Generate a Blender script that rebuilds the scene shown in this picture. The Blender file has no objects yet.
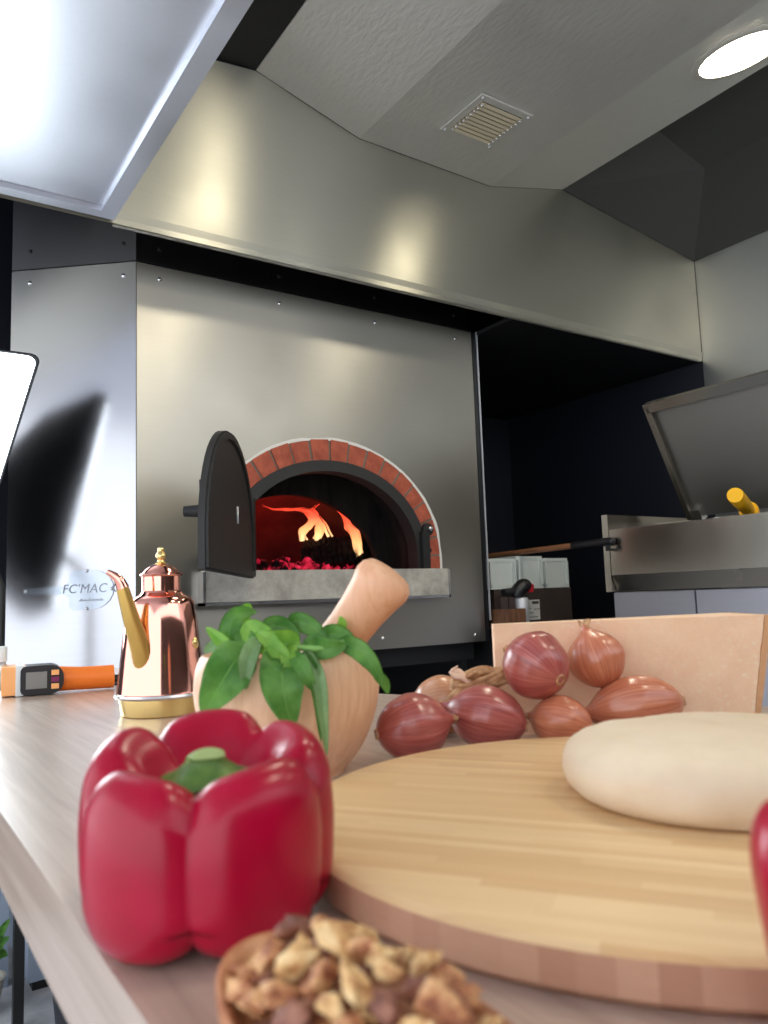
import bpy, bmesh, math, random
from mathutils import Vector, Matrix, noise
PI=math.pi
S=bpy.context.scene; COL=S.collection
random.seed(7)

# ------------------------------------------------------------------ helpers
def lin(r,g,b):
    f=lambda c:(c/255/12.92) if c/255<=.04045 else ((c/255+.055)/1.055)**2.4
    return (f(r),f(g),f(b),1)

FPX=772.; AZ=math.radians(34); PT=math.radians(6.3); RL=math.radians(2.0); CAM=Vector((0,0,1.02))
_f=Vector((math.sin(AZ)*math.cos(PT),math.cos(AZ)*math.cos(PT),math.sin(PT)))
_r0=Vector((math.cos(AZ),-math.sin(AZ),0)); _u0=_r0.cross(_f)
_u=_u0*math.cos(RL)+_r0*math.sin(RL); _r=_r0*math.cos(RL)-_u0*math.sin(RL)
def at(x,y,d):                      # a point of the place, read off the photograph at a measured depth d
    return CAM+d*(_f+_r*((x-384)/FPX)-_u*((y-512)/FPX))

def mesh_obj(name,verts,faces,m=None,parent=None,smooth=False,angle=None):
    me=bpy.data.meshes.new(name); me.from_pydata([tuple(v) for v in verts],[],faces)
    bm=bmesh.new(); bm.from_mesh(me); bmesh.ops.recalc_face_normals(bm,faces=bm.faces); bm.to_mesh(me); bm.free()
    return link(name,me,m,parent,smooth,angle)
def link(name,me,m=None,parent=None,smooth=False,angle=None):
    if smooth:
        for p in me.polygons: p.use_smooth=True
        if angle: me.set_sharp_from_angle(angle=math.radians(angle))
    if m:
        for mm in (m if isinstance(m,(list,tuple)) else [m]): me.materials.append(mm)
    o=bpy.data.objects.new(name,me); COL.objects.link(o)
    if parent: o.parent=parent
    return o
def bm_obj(name,bm,m=None,parent=None,smooth=False,angle=None,bevel=0,seg=2):
    if bevel:
        es=[e for e in bm.edges if len(e.link_faces)==2 and e.calc_face_angle(0)>.5]
        bmesh.ops.bevel(bm,geom=es,offset=bevel,segments=seg,profile=.5,affect='EDGES',clamp_overlap=True)
        smooth=True; angle=angle or 35
    bmesh.ops.recalc_face_normals(bm,faces=bm.faces)
    me=bpy.data.meshes.new(name); bm.to_mesh(me); bm.free()
    return link(name,me,m,parent,smooth,angle)
def add_box(bm,x0,x1,y0,y1,z0,z1,M=None):
    vs=[bm.verts.new(Vector(p) if M is None else M@Vector(p)) for p in
        ((x0,y0,z0),(x1,y0,z0),(x1,y1,z0),(x0,y1,z0),(x0,y0,z1),(x1,y0,z1),(x1,y1,z1),(x0,y1,z1))]
    for f in ((0,3,2,1),(4,5,6,7),(0,1,5,4),(1,2,6,5),(2,3,7,6),(3,0,4,7)): bm.faces.new([vs[i] for i in f])
def box(name,x0,x1,y0,y1,z0,z1,m,parent=None,bevel=0,M=None,seg=2):
    bm=bmesh.new(); add_box(bm,x0,x1,y0,y1,z0,z1,M); return bm_obj(name,bm,m,parent,bevel=bevel,seg=seg)
def frame_from(axis):
    z=Vector(axis).normalized(); x=z.orthogonal().normalized(); y=z.cross(x); return x,y,z
def add_lathe(bm,prof,origin=(0,0,0),axis=(0,0,1),n=32,sx=1,sy=1,xdir=None):
    x,y,z=frame_from(axis)
    if xdir is not None: x=Vector(xdir); x=(x-z*x.dot(z)).normalized(); y=z.cross(x)
    o=Vector(origin); rings=[]
    for r,h in prof:
        if r<1e-6: rings.append([bm.verts.new(o+z*h)])
        else: rings.append([bm.verts.new(o+z*h+x*(r*sx*math.cos(2*PI*i/n))+y*(r*sy*math.sin(2*PI*i/n))) for i in range(n)])
    for a,b in zip(rings,rings[1:]):
        if len(a)==1 and len(b)==1: continue
        for i in range(n):
            j=(i+1)%n
            if len(a)==1: bm.faces.new((a[0],b[i],b[j]))
            elif len(b)==1: bm.faces.new((a[i],b[0],a[j]))
            else: bm.faces.new((a[i],b[i],b[j],a[j]))
def lathe(name,prof,m,parent=None,origin=(0,0,0),axis=(0,0,1),n=32,sx=1,sy=1,xdir=None,angle=40):
    bm=bmesh.new(); add_lathe(bm,prof,origin,axis,n,sx,sy,xdir); return bm_obj(name,bm,m,parent,smooth=True,angle=angle)
def catmull(P,n=8):
    P=[Vector(p) for p in P]; out=[]
    for i in range(len(P)-1):
        a=P[max(i-1,0)];b=P[i];c=P[i+1];d=P[min(i+2,len(P)-1)]
        for k in range(n):
            t=k/n; out.append(.5*((2*b)+(c-a)*t+(2*a-5*b+4*c-d)*t*t+(3*b-a-3*c+d)*t**3))
    out.append(P[-1]); return out
def add_tube(bm,path,rad,n=10,flat=1.,updir=None,caps=True):
    P=[Vector(p) for p in path]; R=rad if isinstance(rad,(list,tuple)) else [rad]*len(P)
    if len(R)!=len(P): R=[R[0]+(R[-1]-R[0])*i/(len(P)-1) if len(R)==2 else R[min(int(i/(len(P)-1)*(len(R)-1)),len(R)-1)]*(1-((i/(len(P)-1)*(len(R)-1))%1))+R[min(int(i/(len(P)-1)*(len(R)-1))+1,len(R)-1)]*((i/(len(P)-1)*(len(R)-1))%1) for i in range(len(P))]
    rings=[]; x=None
    for i,p in enumerate(P):
        t=(P[min(i+1,len(P)-1)]-P[max(i-1,0)]).normalized()
        if x is None:
            x=Vector(updir) if updir is not None else t.orthogonal()
        x=(x-t*x.dot(t)).normalized(); y=t.cross(x)
        rings.append([bm.verts.new(p+x*(R[i]*math.cos(2*PI*k/n))+y*(R[i]*flat*math.sin(2*PI*k/n))) for k in range(n)])
    for a,b in zip(rings,rings[1:]):
        for k in range(n): bm.faces.new((a[k],b[k],b[(k+1)%n],a[(k+1)%n]))
    if caps: bm.faces.new(rings[0][::-1]); bm.faces.new(rings[-1])
def tube(name,path,rad,m,parent=None,n=10,flat=1.,updir=None,angle=50):
    bm=bmesh.new(); add_tube(bm,path,rad,n,flat,updir); return bm_obj(name,bm,m,parent,smooth=True,angle=angle)
def thing(name,label,cat,loc=(0,0,0),group=None):
    o=bpy.data.objects.new(name,None); COL.objects.link(o); o.location=loc; o.empty_display_size=.05
    o['label']=label; o['category']=cat
    if group: o['group']=group
    return o
def tag(o,label,cat,group=None,kind=None):
    o['label']=label; o['category']=cat
    if group: o['group']=group
    if kind: o['kind']=kind
    return o
def struct(o): o['kind']='structure'; return o
def settle():                       # parts keep their world place under an Empty that is not at the origin
    bpy.context.view_layer.update()
_pend=[]
def adopt(root):                    # meshes were written in world coordinates: shift them into their thing's frame
    L=Vector(root.location)
    done=set()
    def rec(o):
        for c in o.children:
            if c.type in('MESH','FONT'):
                if c.type=='MESH':
                    if c.data.name not in done and o is root: c.data.transform(Matrix.Translation(-L)); done.add(c.data.name)
                    elif c.data.name not in done: c.data.transform(Matrix.Translation(-L)); done.add(c.data.name)
                elif o is root: c.location-=L
            rec(c)
    rec(root)

# ------------------------------------------------------------------ materials
def mat(name,col=(.5,.5,.5,1),rough=.5,metal=0.,spec=.5,emit=None,es=0.,**kw):
    m=bpy.data.materials.new(name); m.use_nodes=True
    b=m.node_tree.nodes['Principled BSDF']
    b.inputs['Base Color'].default_value=col; b.inputs['Roughness'].default_value=rough
    b.inputs['Metallic'].default_value=metal; b.inputs['Specular IOR Level'].default_value=spec
    if emit: b.inputs['Emission Color'].default_value=emit; b.inputs['Emission Strength'].default_value=es
    for k,v in kw.items(): b.inputs[k.replace('_',' ')].default_value=v
    return m
class N:
    def __init__(s,m): s.t=m.node_tree; s.b=s.t.nodes['Principled BSDF']
    def n(s,ty,**kw):
        x=s.t.nodes.new(ty)
        for k,v in kw.items():
            if hasattr(x,k) and k not in('inputs',): setattr(x,k,v)
        return x
    def l(s,a,b): s.t.links.new(a,b)
    def coord(s,scale=(1,1,1),rot=(0,0,0),kind='Object'):
        tc=s.n('ShaderNodeTexCoord'); mp=s.n('ShaderNodeMapping'); mp.inputs['Scale'].default_value=scale; mp.inputs['Rotation'].default_value=rot
        s.l(tc.outputs[kind],mp.inputs[0]); return mp.outputs[0]
    def noise(s,co,scale=5,detail=3,rough=.5,dist=0):
        x=s.n('ShaderNodeTexNoise'); x.inputs['Scale'].default_value=scale; x.inputs['Detail'].default_value=detail
        x.inputs['Roughness'].default_value=rough; x.inputs['Distortion'].default_value=dist; s.l(co,x.inputs['Vector']); return x.outputs[0]
    def ramp(s,fac,stops):
        x=s.n('ShaderNodeValToRGB'); e=x.color_ramp.elements
        while len(e)<len(stops): e.new(.5)
        for i,(p,c) in enumerate(stops): e[i].position=p; e[i].color=c
        s.l(fac,x.inputs[0]); return x.outputs[0]
    def mix(s,fac,a,b,mode='MIX'):
        x=s.n('ShaderNodeMix',data_type='RGBA',blend_type=mode)
        for i,v in ((0,fac),(6,a),(7,b)):
            if hasattr(v,'links'): s.l(v,x.inputs[i])
            else: x.inputs[i].default_value=v
        return x.outputs[2]
    def math(s,op,a,b=0):
        x=s.n('ShaderNodeMath',operation=op)
        for i,v in ((0,a),(1,b)):
            if hasattr(v,'links'): s.l(v,x.inputs[i])
            else: x.inputs[i].default_value=v
        return x.outputs[0]
    def bump(s,h,strength=.2,dist=.002):
        x=s.n('ShaderNodeBump'); x.inputs['Strength'].default_value=strength; x.inputs['Distance'].default_value=dist
        s.l(h,x.inputs['Height']); s.l(x.outputs[0],s.b.inputs['Normal'])
    def col(s,o): s.l(o,s.b.inputs['Base Color'])
    def rough(s,o): s.l(o,s.b.inputs['Roughness'])

def steel(name,col,rough=.3,stretch=(0,0,1),aniso=.7,brush=(2,2,180),bump=.06,grain=.12):
    m=mat(name,col,rough,1.); k=N(m)
    v=k.n('ShaderNodeCombineXYZ')
    for i in range(3): v.inputs[i].default_value=stretch[i]
    k.l(v.outputs[0],k.b.inputs['Tangent']); k.b.inputs['Anisotropic'].default_value=aniso
    co=k.coord(brush); h=k.noise(co,3,4,.6)
    cl=k.noise(k.coord((1,1,1)),3.,3,.55)
    k.col(k.mix(k.math('MULTIPLY',h,grain*2),col,tuple(c*.62 for c in col[:3])+(1,)))
    mr=k.n('ShaderNodeMapRange'); mr.inputs[1].default_value=.3; mr.inputs[2].default_value=.7; mr.inputs[3].default_value=rough*.85; mr.inputs[4].default_value=rough*1.2
    k.l(cl,mr.inputs[0]); k.rough(mr.outputs[0])
    if bump: k.bump(h,bump,.0006 if bump<.8 else .0022)
    return m
M={}
M['panel']=steel('brushed_steel_panel',(.43,.41,.36,1),.36)
M['angled']=steel('brushed_steel_angled',(.43,.43,.45,1),.20,aniso=.35,bump=.03)
M['upper']=steel('shaded_steel_cladding',(.12,.12,.135,1),.30,aniso=.4)  # upper panels: the hood's dark reflection is put into the base colour
M['hood']=steel('brushed_steel_hood',(.49,.475,.40,1),.37,aniso=.96,grain=.2)
M['duct']=steel('grained_steel_duct',(.72,.71,.66,1),.50,(0,1,0),.3,(26,9,26),.9)
M['duct'].node_tree.nodes['Principled BSDF'].inputs['Metallic'].default_value=.7
M['flap']=steel('steel_flap',(.68,.70,.76,1),.48,(0,1,0),.3,(30,30,30),.12,.08)
M['wallsteel']=steel('steel_wall_sheet',(.60,.61,.60,1),.48,aniso=.5)
M['grill']=steel('steel_cookline',(.46,.425,.37,1),.24,aniso=.6,bump=.03)
M['lidin']=steel('steel_lid',(.38,.365,.335,1),.46,aniso=.3)
M['cab']=steel('steel_cabinet',(.48,.47,.52,1),.42,aniso=.4)
M['brightsteel']=mat('polished_steel',(.7,.7,.7,1),.22,1.)
M['plate']=mat('etched_steel_plate',(.36,.39,.44,1),.24,1.)
M['etch']=mat('etched_letters',(.22,.24,.27,1),.5,.6)
M['navy']=mat('navy_wall_paint',lin(14,18,30),.55)
M['black']=mat('black_paint',lin(16,16,18),.5)
M['blackgloss']=mat('black_gloss_sheet',lin(14,15,20),.35)
M['plenum']=mat('dark_plenum_metal',lin(74,75,72),.5,.2)
M['ceil']=mat('ceiling_paint',lin(60,60,60),.7)
M['shadewall']=mat('shade_wall_paint',lin(64,64,66),.7)
m=M['floor']=mat('grey_floor',lin(150,150,155),.6); k=N(m); nz=k.noise(k.coord((1,1,1)),14,5,.6); k.col(k.ramp(nz,[(.3,lin(168,168,172)),(.75,lin(205,205,208))]))
m=M['iron']=mat('cast_iron',lin(44,44,43),.6,.2); k=N(m); k.bump(k.noise(k.coord((1,1,1)),160,3),.25,.001)
M['irondark']=mat('cast_iron_dark',lin(20,20,21),.6)
m=M['brick']=mat('orange_brick',lin(168,84,60),.85); k=N(m); nz=k.noise(k.coord((1,1,1)),26,5,.65); k.col(k.ramp(nz,[(.3,lin(146,68,50)),(.7,lin(188,98,72))])); k.bump(k.noise(k.coord((1,1,1)),120,4),.4,.002)
m=M['mortar']=mat('grey_mortar',lin(120,108,96),.9); k=N(m); k.bump(k.noise(k.coord((1,1,1)),150,4),.5,.002)
M['plaster']=mat('white_plaster',lin(222,220,212),.8)
m=M['stone']=mat('concrete_sill',lin(150,146,138),.75); k=N(m); nz=k.noise(k.coord((1,1,1)),12,6,.7); k.col(k.ramp(nz,[(.28,lin(136,131,122)),(.5,lin(172,168,158)),(.75,lin(204,200,190))])); k.bump(k.noise(k.coord((1,1,1)),90,4),.25,.002)
m=M['soot']=mat('sooty_firebrick',lin(30,25,24),.9); k=N(m); nz=k.noise(k.coord((6,6,1)),4,4,.6); k.col(k.ramp(nz,[(.35,lin(20,17,17)),(.7,lin(58,46,42))]))
m=M['dome']=mat('dome_firebrick',lin(120,70,60),.9); k=N(m); nz=k.noise(k.coord((1,1,1)),6,4,.6); k.col(k.ramp(nz,[(.3,lin(54,34,31)),(.7,lin(96,60,53))]))
M['lamp']=mat('lamp_glow',(1,1,1,1),.5,emit=(1,.90,.70,1),es=42)
M['lampring']=mat('lamp_ring',lin(196,192,182),.4)
M['vent']=mat('vent_slats',lin(206,194,166),.5,.1)
M['softfabric']=mat('softbox_black_fabric',lin(14,14,20),.8)
M['diffuser']=mat('softbox_diffuser',(.9,.9,.9,1),.7,emit=(.86,.95,1,1),es=10)
M['tablebody']=None
# table laminate
m=M['table']=mat('wood_laminate',lin(150,126,108),.34); k=N(m); k.b.inputs['Coat Weight'].default_value=.6; k.b.inputs['Coat Roughness'].default_value=.22
co=k.coord((34,1.6,34)); a=k.noise(co,3,5,.6,.6); c2=k.noise(k.coord((140,3,140)),3,4,.6)
base=k.ramp(a,[(.28,lin(172,151,136)),(.5,lin(192,171,155)),(.72,lin(208,189,174))])
k.col(k.mix(k.math('MULTIPLY',c2,.35),base,lin(150,128,113))); k.bump(a,.06,.001)
# bamboo board
m=M['board']=mat('bamboo',lin(222,186,134),.42); k=N(m)
tc=k.n('ShaderNodeTexCoord'); mp=k.n('ShaderNodeMapping'); mp.inputs['Rotation'].default_value=(0,0,math.radians(56)); k.l(tc.outputs['Object'],mp.inputs[0])
sx=k.n('ShaderNodeSeparateXYZ'); k.l(mp.outputs[0],sx.inputs[0])
def strips(k,w,seed,along):
    cell=k.math('FLOOR',k.math('MULTIPLY',sx.outputs[1],1/w))
    wn=k.n('ShaderNodeTexWhiteNoise',noise_dimensions='2D'); cb=k.n('ShaderNodeCombineXYZ')
    seg=k.math('FLOOR',k.math('ADD',k.math('MULTIPLY',sx.outputs[0],1/along),k.math('MULTIPLY',cell,.37)))
    k.l(cell,cb.inputs[0]); k.l(k.math('ADD',seg,seed),cb.inputs[1]); k.l(cb.outputs[0],wn.inputs['Vector']); return wn.outputs['Value']
s1=strips(k,.0065,3,.21); s2=strips(k,.019,11,.5)
mp2=k.n('ShaderNodeMapping'); mp2.inputs['Scale'].default_value=(5,120,30); k.l(mp.outputs[0],mp2.inputs[0]); fib=k.noise(mp2.outputs[0],3,5,.65)
c=k.ramp(s1,[(0,lin(220,180,130)),(.5,lin(229,194,144)),(1,lin(237,206,158))])
c=k.mix(k.math('MULTIPLY',s2,.25),c,lin(206,166,116)); c=k.mix(k.math('MULTIPLY',k.math('POWER',fib,2.2),.42),c,lin(184,134,84))
k.col(c); k.bump(fib,.05,.001)
m=M['boardside']=mat('bamboo_edge',lin(200,152,122),.5); k=N(m)
tc=k.n('ShaderNodeTexCoord'); sp=k.n('ShaderNodeSeparateXYZ'); k.l(tc.outputs['Object'],sp.inputs[0])
ang=k.math('ARCTAN2',sp.outputs[1],sp.outputs[0]); cell=k.math('FLOOR',k.math('MULTIPLY',ang,15)); wn=k.n('ShaderNodeTexWhiteNoise',noise_dimensions='1D'); k.l(cell,wn.inputs['W'])
c=k.ramp(wn.outputs['Value'],[(0,lin(188,140,112)),(.5,lin(203,156,127)),(1,lin(216,172,142))])
k.col(k.mix(k.math('MULTIPLY',k.noise(k.coord((60,60,300)),2,3),.3),c,lin(176,124,98)))
def wood(name,c0,c1,scale,rough=.5,rot=(0,0,0)):
    m=mat(name,c0,rough); k=N(m); a=k.noise(k.coord(scale,rot),3,5,.6,.5); k.col(k.ramp(a,[(.3,c0),(.7,c1)])); k.bump(a,.05,.001); return m
M['mortarwood']=wood('beech_wood',lin(216,168,132),lin(234,194,160),(60,60,7),.48)
M['pestlewood']=wood('pestle_wood',lin(214,156,118),lin(230,180,144),(50,50,6),.45)
M['bowlwood']=wood('olive_wood',lin(168,104,66),lin(206,148,104),(40,10,40),.42)
M['stickwood']=wood('stick_wood',lin(120,78,50),lin(150,100,66),(40,5,40),.6)
M['brownwood']=wood('brown_wood',lin(84,54,36),lin(120,80,54),(30,30,6),.6)
M['copper']=mat('polished_copper',lin(236,164,146),.10,1.)
k=N(M['copper']); k.bump(k.noise(k.coord((1,1,1)),40,2),.02,.001)
M['brass']=mat('brass',lin(228,200,134),.25,1.); k=N(M['brass']); k.bump(k.noise(k.coord((1,1,1)),60,3),.06,.001)
M['brassworn']=mat('brass_dull',lin(196,160,88),.36,.9)
M['solder']=mat('tin_seam',lin(205,200,196),.25,1.)
m=M['pepper']=mat('red_pepper_skin',lin(172,10,42),.30,spec=.3); k=N(m); k.b.inputs['Coat Weight'].default_value=.08; k.b.inputs['Coat Roughness'].default_value=.18
k.b.inputs['Subsurface Weight'].default_value=.08; k.b.inputs['Subsurface Radius'].default_value=(.01,.002,.002)
nz=k.noise(k.coord((1,1,1)),30,3); k.col(k.ramp(nz,[(.3,lin(150,0,36)),(.7,lin(172,2,48))]))
m=M['stem']=mat('green_stem',lin(86,122,44),.5); k=N(m); k.col(k.ramp(k.noise(k.coord((1,1,1)),120,3),[(.3,lin(52,88,28)),(.7,lin(98,132,50))]))
M['stemcut']=mat('stem_cut',lin(150,168,104),.6)
def leafmat(name,c0,c1):
    m=mat(name,c0,.42); k=N(m); nz=k.noise(k.coord((1,1,1)),70,3); k.col(k.ramp(nz,[(.3,c0),(.7,c1)]))
    k.b.inputs['Subsurface Weight'].default_value=.15; k.b.inputs['Subsurface Radius'].default_value=(.003,.006,.002); k.bump(k.noise(k.coord((1,1,1)),180,2),.15,.001); return m
M['leaf']=leafmat('basil_leaf',lin(72,134,48),lin(122,178,82))
M['leaflight']=leafmat('basil_leaf_young',lin(122,184,58),lin(166,212,94))
M['leafpale']=leafmat('basil_leaf_underside',lin(126,164,108),lin(158,194,136))
M['vein']=mat('leaf_vein',lin(128,178,90),.5)
def onionmat(name,c0,c1,c2):
    m=mat(name,c0,.30); k=N(m); k.b.inputs['Coat Weight'].default_value=.35; k.b.inputs['Coat Roughness'].default_value=.2
    tc=k.n('ShaderNodeTexCoord'); sp=k.n('ShaderNodeSeparateXYZ'); k.l(tc.outputs['Object'],sp.inputs[0])
    ln=k.n('ShaderNodeVectorMath',operation='NORMALIZE'); cb=k.n('ShaderNodeCombineXYZ'); k.l(sp.outputs[0],cb.inputs[0]); k.l(sp.outputs[1],cb.inputs[1]); k.l(cb.outputs[0],ln.inputs[0])
    ml=k.n('ShaderNodeVectorMath',operation='MULTIPLY'); ml.inputs[1].default_value=(9,9,9); k.l(ln.outputs[0],ml.inputs[0])
    ad=k.n('ShaderNodeVectorMath',operation='ADD'); k.l(ml.outputs[0],ad.inputs[0]); cz=k.n('ShaderNodeCombineXYZ'); k.l(k.math('MULTIPLY',sp.outputs[2],14),cz.inputs[2]); k.l(cz.outputs[0],ad.inputs[1])
    st=k.noise(ad.outputs[0],1.6,4,.6); lg=k.noise(k.coord((1,1,1)),38,2)
    c=k.ramp(st,[(.3,c0),(.55,c1),(.8,c2)]); k.col(k.mix(k.math('MULTIPLY',lg,.5),c,c1)); k.bump(st,.12,.001); return m
M['onionp']=onionmat('onion_skin_purple',lin(126,48,48),lin(172,88,80),lin(208,138,120))
M['onionc']=onionmat('onion_skin_copper',lin(160,80,56),lin(198,120,88),lin(224,164,124))
M['oniont']=onionmat('onion_skin_tan',lin(168,104,72),lin(204,150,112),lin(222,180,140))
m=M['dry']=mat('dry_onion_stalk',lin(186,138,92),.7); k=N(m); k.col(k.ramp(k.noise(k.coord((1,1,1)),120,4),[(.3,lin(146,96,60)),(.7,lin(214,172,124))]))
M['papery']=mat('papery_skin',lin(222,186,160),.6)
m=M['cheese']=mat('hard_cheese',lin(236,190,148),.55); k=N(m); nz=k.noise(k.coord((1,1,1)),30,6,.7); vo=k.noise(k.coord((1,1,1)),260,3,.6)
lg=k.noise(k.coord((1,1,1)),9,3,.6)
sp=k.math('MULTIPLY',k.ramp(vo,[(.56,(0,0,0,1)),(.66,(1,1,1,1))]),k.ramp(lg,[(.42,(0,0,0,1)),(.6,(1,1,1,1))]))
k.col(k.mix(k.math('MULTIPLY',sp,.55),k.ramp(nz,[(.3,lin(242,198,162)),(.7,lin(249,213,178))]),lin(250,232,208))); k.bump(nz,.25,.003)
k.b.inputs['Subsurface Weight'].default_value=.12; k.b.inputs['Subsurface Radius'].default_value=(.01,.006,.003)
M['rind']=wood('cheese_rind',lin(200,146,100),lin(220,172,128),(20,20,20),.6)
m=M['dough']=mat('pizza_dough',lin(226,206,178),.6); k=N(m); nz=k.noise(k.coord((1,1,1)),14,5,.6); k.col(k.ramp(nz,[(.3,lin(218,194,164)),(.7,lin(234,216,188))])); k.bump(nz,.25,.004)
k.b.inputs['Subsurface Weight'].default_value=.15; k.b.inputs['Subsurface Radius'].default_value=(.012,.008,.005)
def nutmat(name,c0,c1,c2):
    m=mat(name,c0,.55); k=N(m); nz=k.noise(k.coord((1,1,1)),1.1,5,.62); k.col(k.ramp(nz,[(.36,c0),(.46,c1),(.60,c2)])); k.bump(k.noise(k.coord((1,1,1)),4.5,3),.5,.0012); return m
M['nutb']=nutmat('walnut_skin',lin(112,56,34),lin(168,100,62),lin(222,172,120))
M['nutc']=nutmat('walnut_flesh',lin(170,108,62),lin(218,172,112),lin(240,208,154))
M['nutd']=nutmat('walnut_dark_skin',lin(92,52,42),lin(128,78,62),lin(160,108,84))
M['orange']=mat('orange_plastic',lin(238,122,36),.38)
M['peach']=mat('pale_orange_plastic',lin(246,176,110),.4)
M['whitepl']=mat('white_plastic',lin(226,230,228),.4)
M['bin']=mat('white_bin_plastic',lin(205,212,208),.45)
M['blackpl']=mat('black_plastic',lin(24,24,27),.4)
M['screen']=mat('grey_lcd',lin(128,128,124),.3)
M['yellow']=mat('yellow_plastic',lin(244,184,16),.38)
M['purple']=mat('purple_button',lin(120,30,80),.4)
M['redpl']=mat('red_plastic',lin(170,24,34),.4)
M['alu']=mat('aluminium',lin(200,202,206),.45,.45)
m=M['brownbag']=mat('brown_bag',lin(62,50,46),.65); k=N(m); k.bump(k.noise(k.coord((1,1,1)),18,3),.5,.01)
M['paper']=mat('label_paper',lin(205,203,196),.7)
M['ink']=mat('label_ink',lin(70,68,66),.7)
M['greybox']=mat('grey_appliance',lin(138,150,166),.5)
M['darkbin']=mat('dark_rubber',lin(40,42,50),.6)
M['clear']=mat('clear_plastic',(.95,.97,1,1),.15,Transmission_Weight=.7)
m=M['char']=mat('charred_wood',lin(22,17,16),.9); k=N(m); k.bump(k.noise(k.coord((1,1,1)),60,4),.6,.004)
m=M['ember']=mat('embers',lin(26,10,10),.9); k=N(m); nz=k.noise(k.coord((1,1,1)),17,4,.6)
k.l(k.ramp(nz,[(.47,(0,0,0,1)),(.58,(.45,.008,.03,1)),(.70,(.9,.04,.10,1)),(.85,(1,.22,.2,1))]),k.b.inputs['Emission Color']); k.b.inputs['Emission Strength'].default_value=.85
def flamemat():
    m=bpy.data.materials.new('flame'); m.use_nodes=True; t=m.node_tree; t.nodes.clear()
    o=t.nodes.new('ShaderNodeOutputMaterial'); e=t.nodes.new('ShaderNodeEmission'); tr=t.nodes.new('ShaderNodeBsdfTransparent'); mx=t.nodes.new('ShaderNodeMixShader')
    tc=t.nodes.new('ShaderNodeTexCoord'); sp=t.nodes.new('ShaderNodeSeparateXYZ'); t.links.new(tc.outputs['Generated'],sp.inputs[0])
    nz=t.nodes.new('ShaderNodeTexNoise'); nz.inputs['Scale'].default_value=16; nz.inputs['Detail'].default_value=4; nz.inputs['Distortion'].default_value=1; t.links.new(tc.outputs['Object'],nz.inputs[0])
    rp=t.nodes.new('ShaderNodeValToRGB'); el=rp.color_ramp.elements; el[0].position=0; el[0].color=(1,.62,.28,1); el[1].position=1; el[1].color=(.75,.03,.015,1)
    for p,c in((.3,(1,.36,.13,1)),(.65,(.95,.09,.04,1))):
        q=el.new(p); q.color=c
    t.links.new(sp.outputs[2],rp.inputs[0]); t.links.new(rp.outputs[0],e.inputs[0]); e.inputs[1].default_value=1.6
    mr=t.nodes.new('ShaderNodeMapRange'); mr.inputs[1].default_value=.3; mr.inputs[2].default_value=.62; mr.inputs[3].default_value=.02; mr.inputs[4].default_value=.62; t.links.new(nz.outputs[0],mr.inputs[0])
    t.links.new(mr.outputs[0],mx.inputs[0]); t.links.new(tr.outputs[0],mx.inputs[1]); t.links.new(e.outputs[0],mx.inputs[2]); t.links.new(mx.outputs[0],o.inputs[0]); return m
M['flame']=flamemat()

# ------------------------------------------------------------------ setting
struct(box('floor',-5,4.5,-5,5,-.05,0,M['floor']))
struct(box('wall_back',-1.6,2.86,2.95,3.05,0,2.75,M['navy']))
struct(box('wall_right',2.803,2.86,-1.6,1.8,0,2.75,M['wallsteel']))
struct(box('wall_right_recess',2.803,2.86,1.8,2.95,0,2.75,M['navy']))
struct(box('ceiling_recess',1.766,2.80,1.816,2.95,1.9275,1.94,M['black']))
struct(box('ceiling',-1.6,2.86,-1.2,3.05,2.75,2.8,M['ceil']))
struct(box('shade_wall_front',-.3,2.86,-.85,-.78,0,1.6,M['shadewall']))  # unseen wall, placed and sized to shade the table and board

# ------------------------------------------------------------------ pizza oven
D=2.0; OX=1.155; CZ=1.15
oven=thing('pizza_oven','wood-fired oven clad in brushed steel with open iron door and brick arch','oven',(1.2,2.3,0))
def arch_pts(cx,cz,r,zb,n=40,rz=None):   # an arch on straight legs; rz: its rise
    rz=rz or r
    return [(cx-r,zb)]+[(cx-r*math.cos(PI*i/n),cz+rz*math.sin(PI*i/n)) for i in range(n+1)]+[(cx+r,zb)]
# front panel with arched cut-out
bm=bmesh.new(); n=40
inner=arch_pts(OX,CZ,.402,1.03,n,.348)
x0,x1,z0,z1=.578,1.744,.862,1.937
loop=[(x0,z0),(x0,z1),(x1,z1),(x1,z0)]
def panel_with_hole(bm,outer,inner,y0,y1):
    # inner runs left-bottom over the arch to right-bottom; strip bottom below
    L=len(inner)
    def ring(y): return [bm.verts.new((p[0],y,p[1])) for p in inner],[bm.verts.new((p[0],y,p[1])) for p in out]
    out=[]
    for p in inner:
        cx=(inner[0][0]+inner[-1][0])/2; cz=CZ
        dx,dz=p[0]-cx,p[1]-cz
        if abs(dz)<1e-6 and abs(dx)<1e-6: out.append(p); continue
        if p is inner[0]: out.append((x0,p[1])); continue
        if p is inner[-1]: out.append((x1,p[1])); continue
        t=min([(x0-cx)/dx if dx<0 else 1e9,(x1-cx)/dx if dx>0 else 1e9,(z1-cz)/dz if dz>1e-9 else 1e9]); out.append((cx+dx*t,cz+dz*t))
    # make corners exact
    for cxn in ((x0,z1),(x1,z1)):
        i=min(range(L),key=lambda i:(out[i][0]-cxn[0])**2+(out[i][1]-cxn[1])**2); out[i]=cxn
    a,b=ring(y0); c,d=ring(y1)
    for i in range(L-1):
        bm.faces.new((a[i],a[i+1],b[i+1],b[i])); bm.faces.new((c[i],d[i],d[i+1],c[i+1])); bm.faces.new((a[i],c[i],c[i+1],a[i+1])); bm.faces.new((b[i],b[i+1],d[i+1],d[i]))
    add_box(bm,x0,x1,y0,y1,z0,inner[0][1])
panel_with_hole(bm,loop,inner,D,D+.02)
bm_obj('front_panel',bm,M['panel'],oven)
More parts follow.
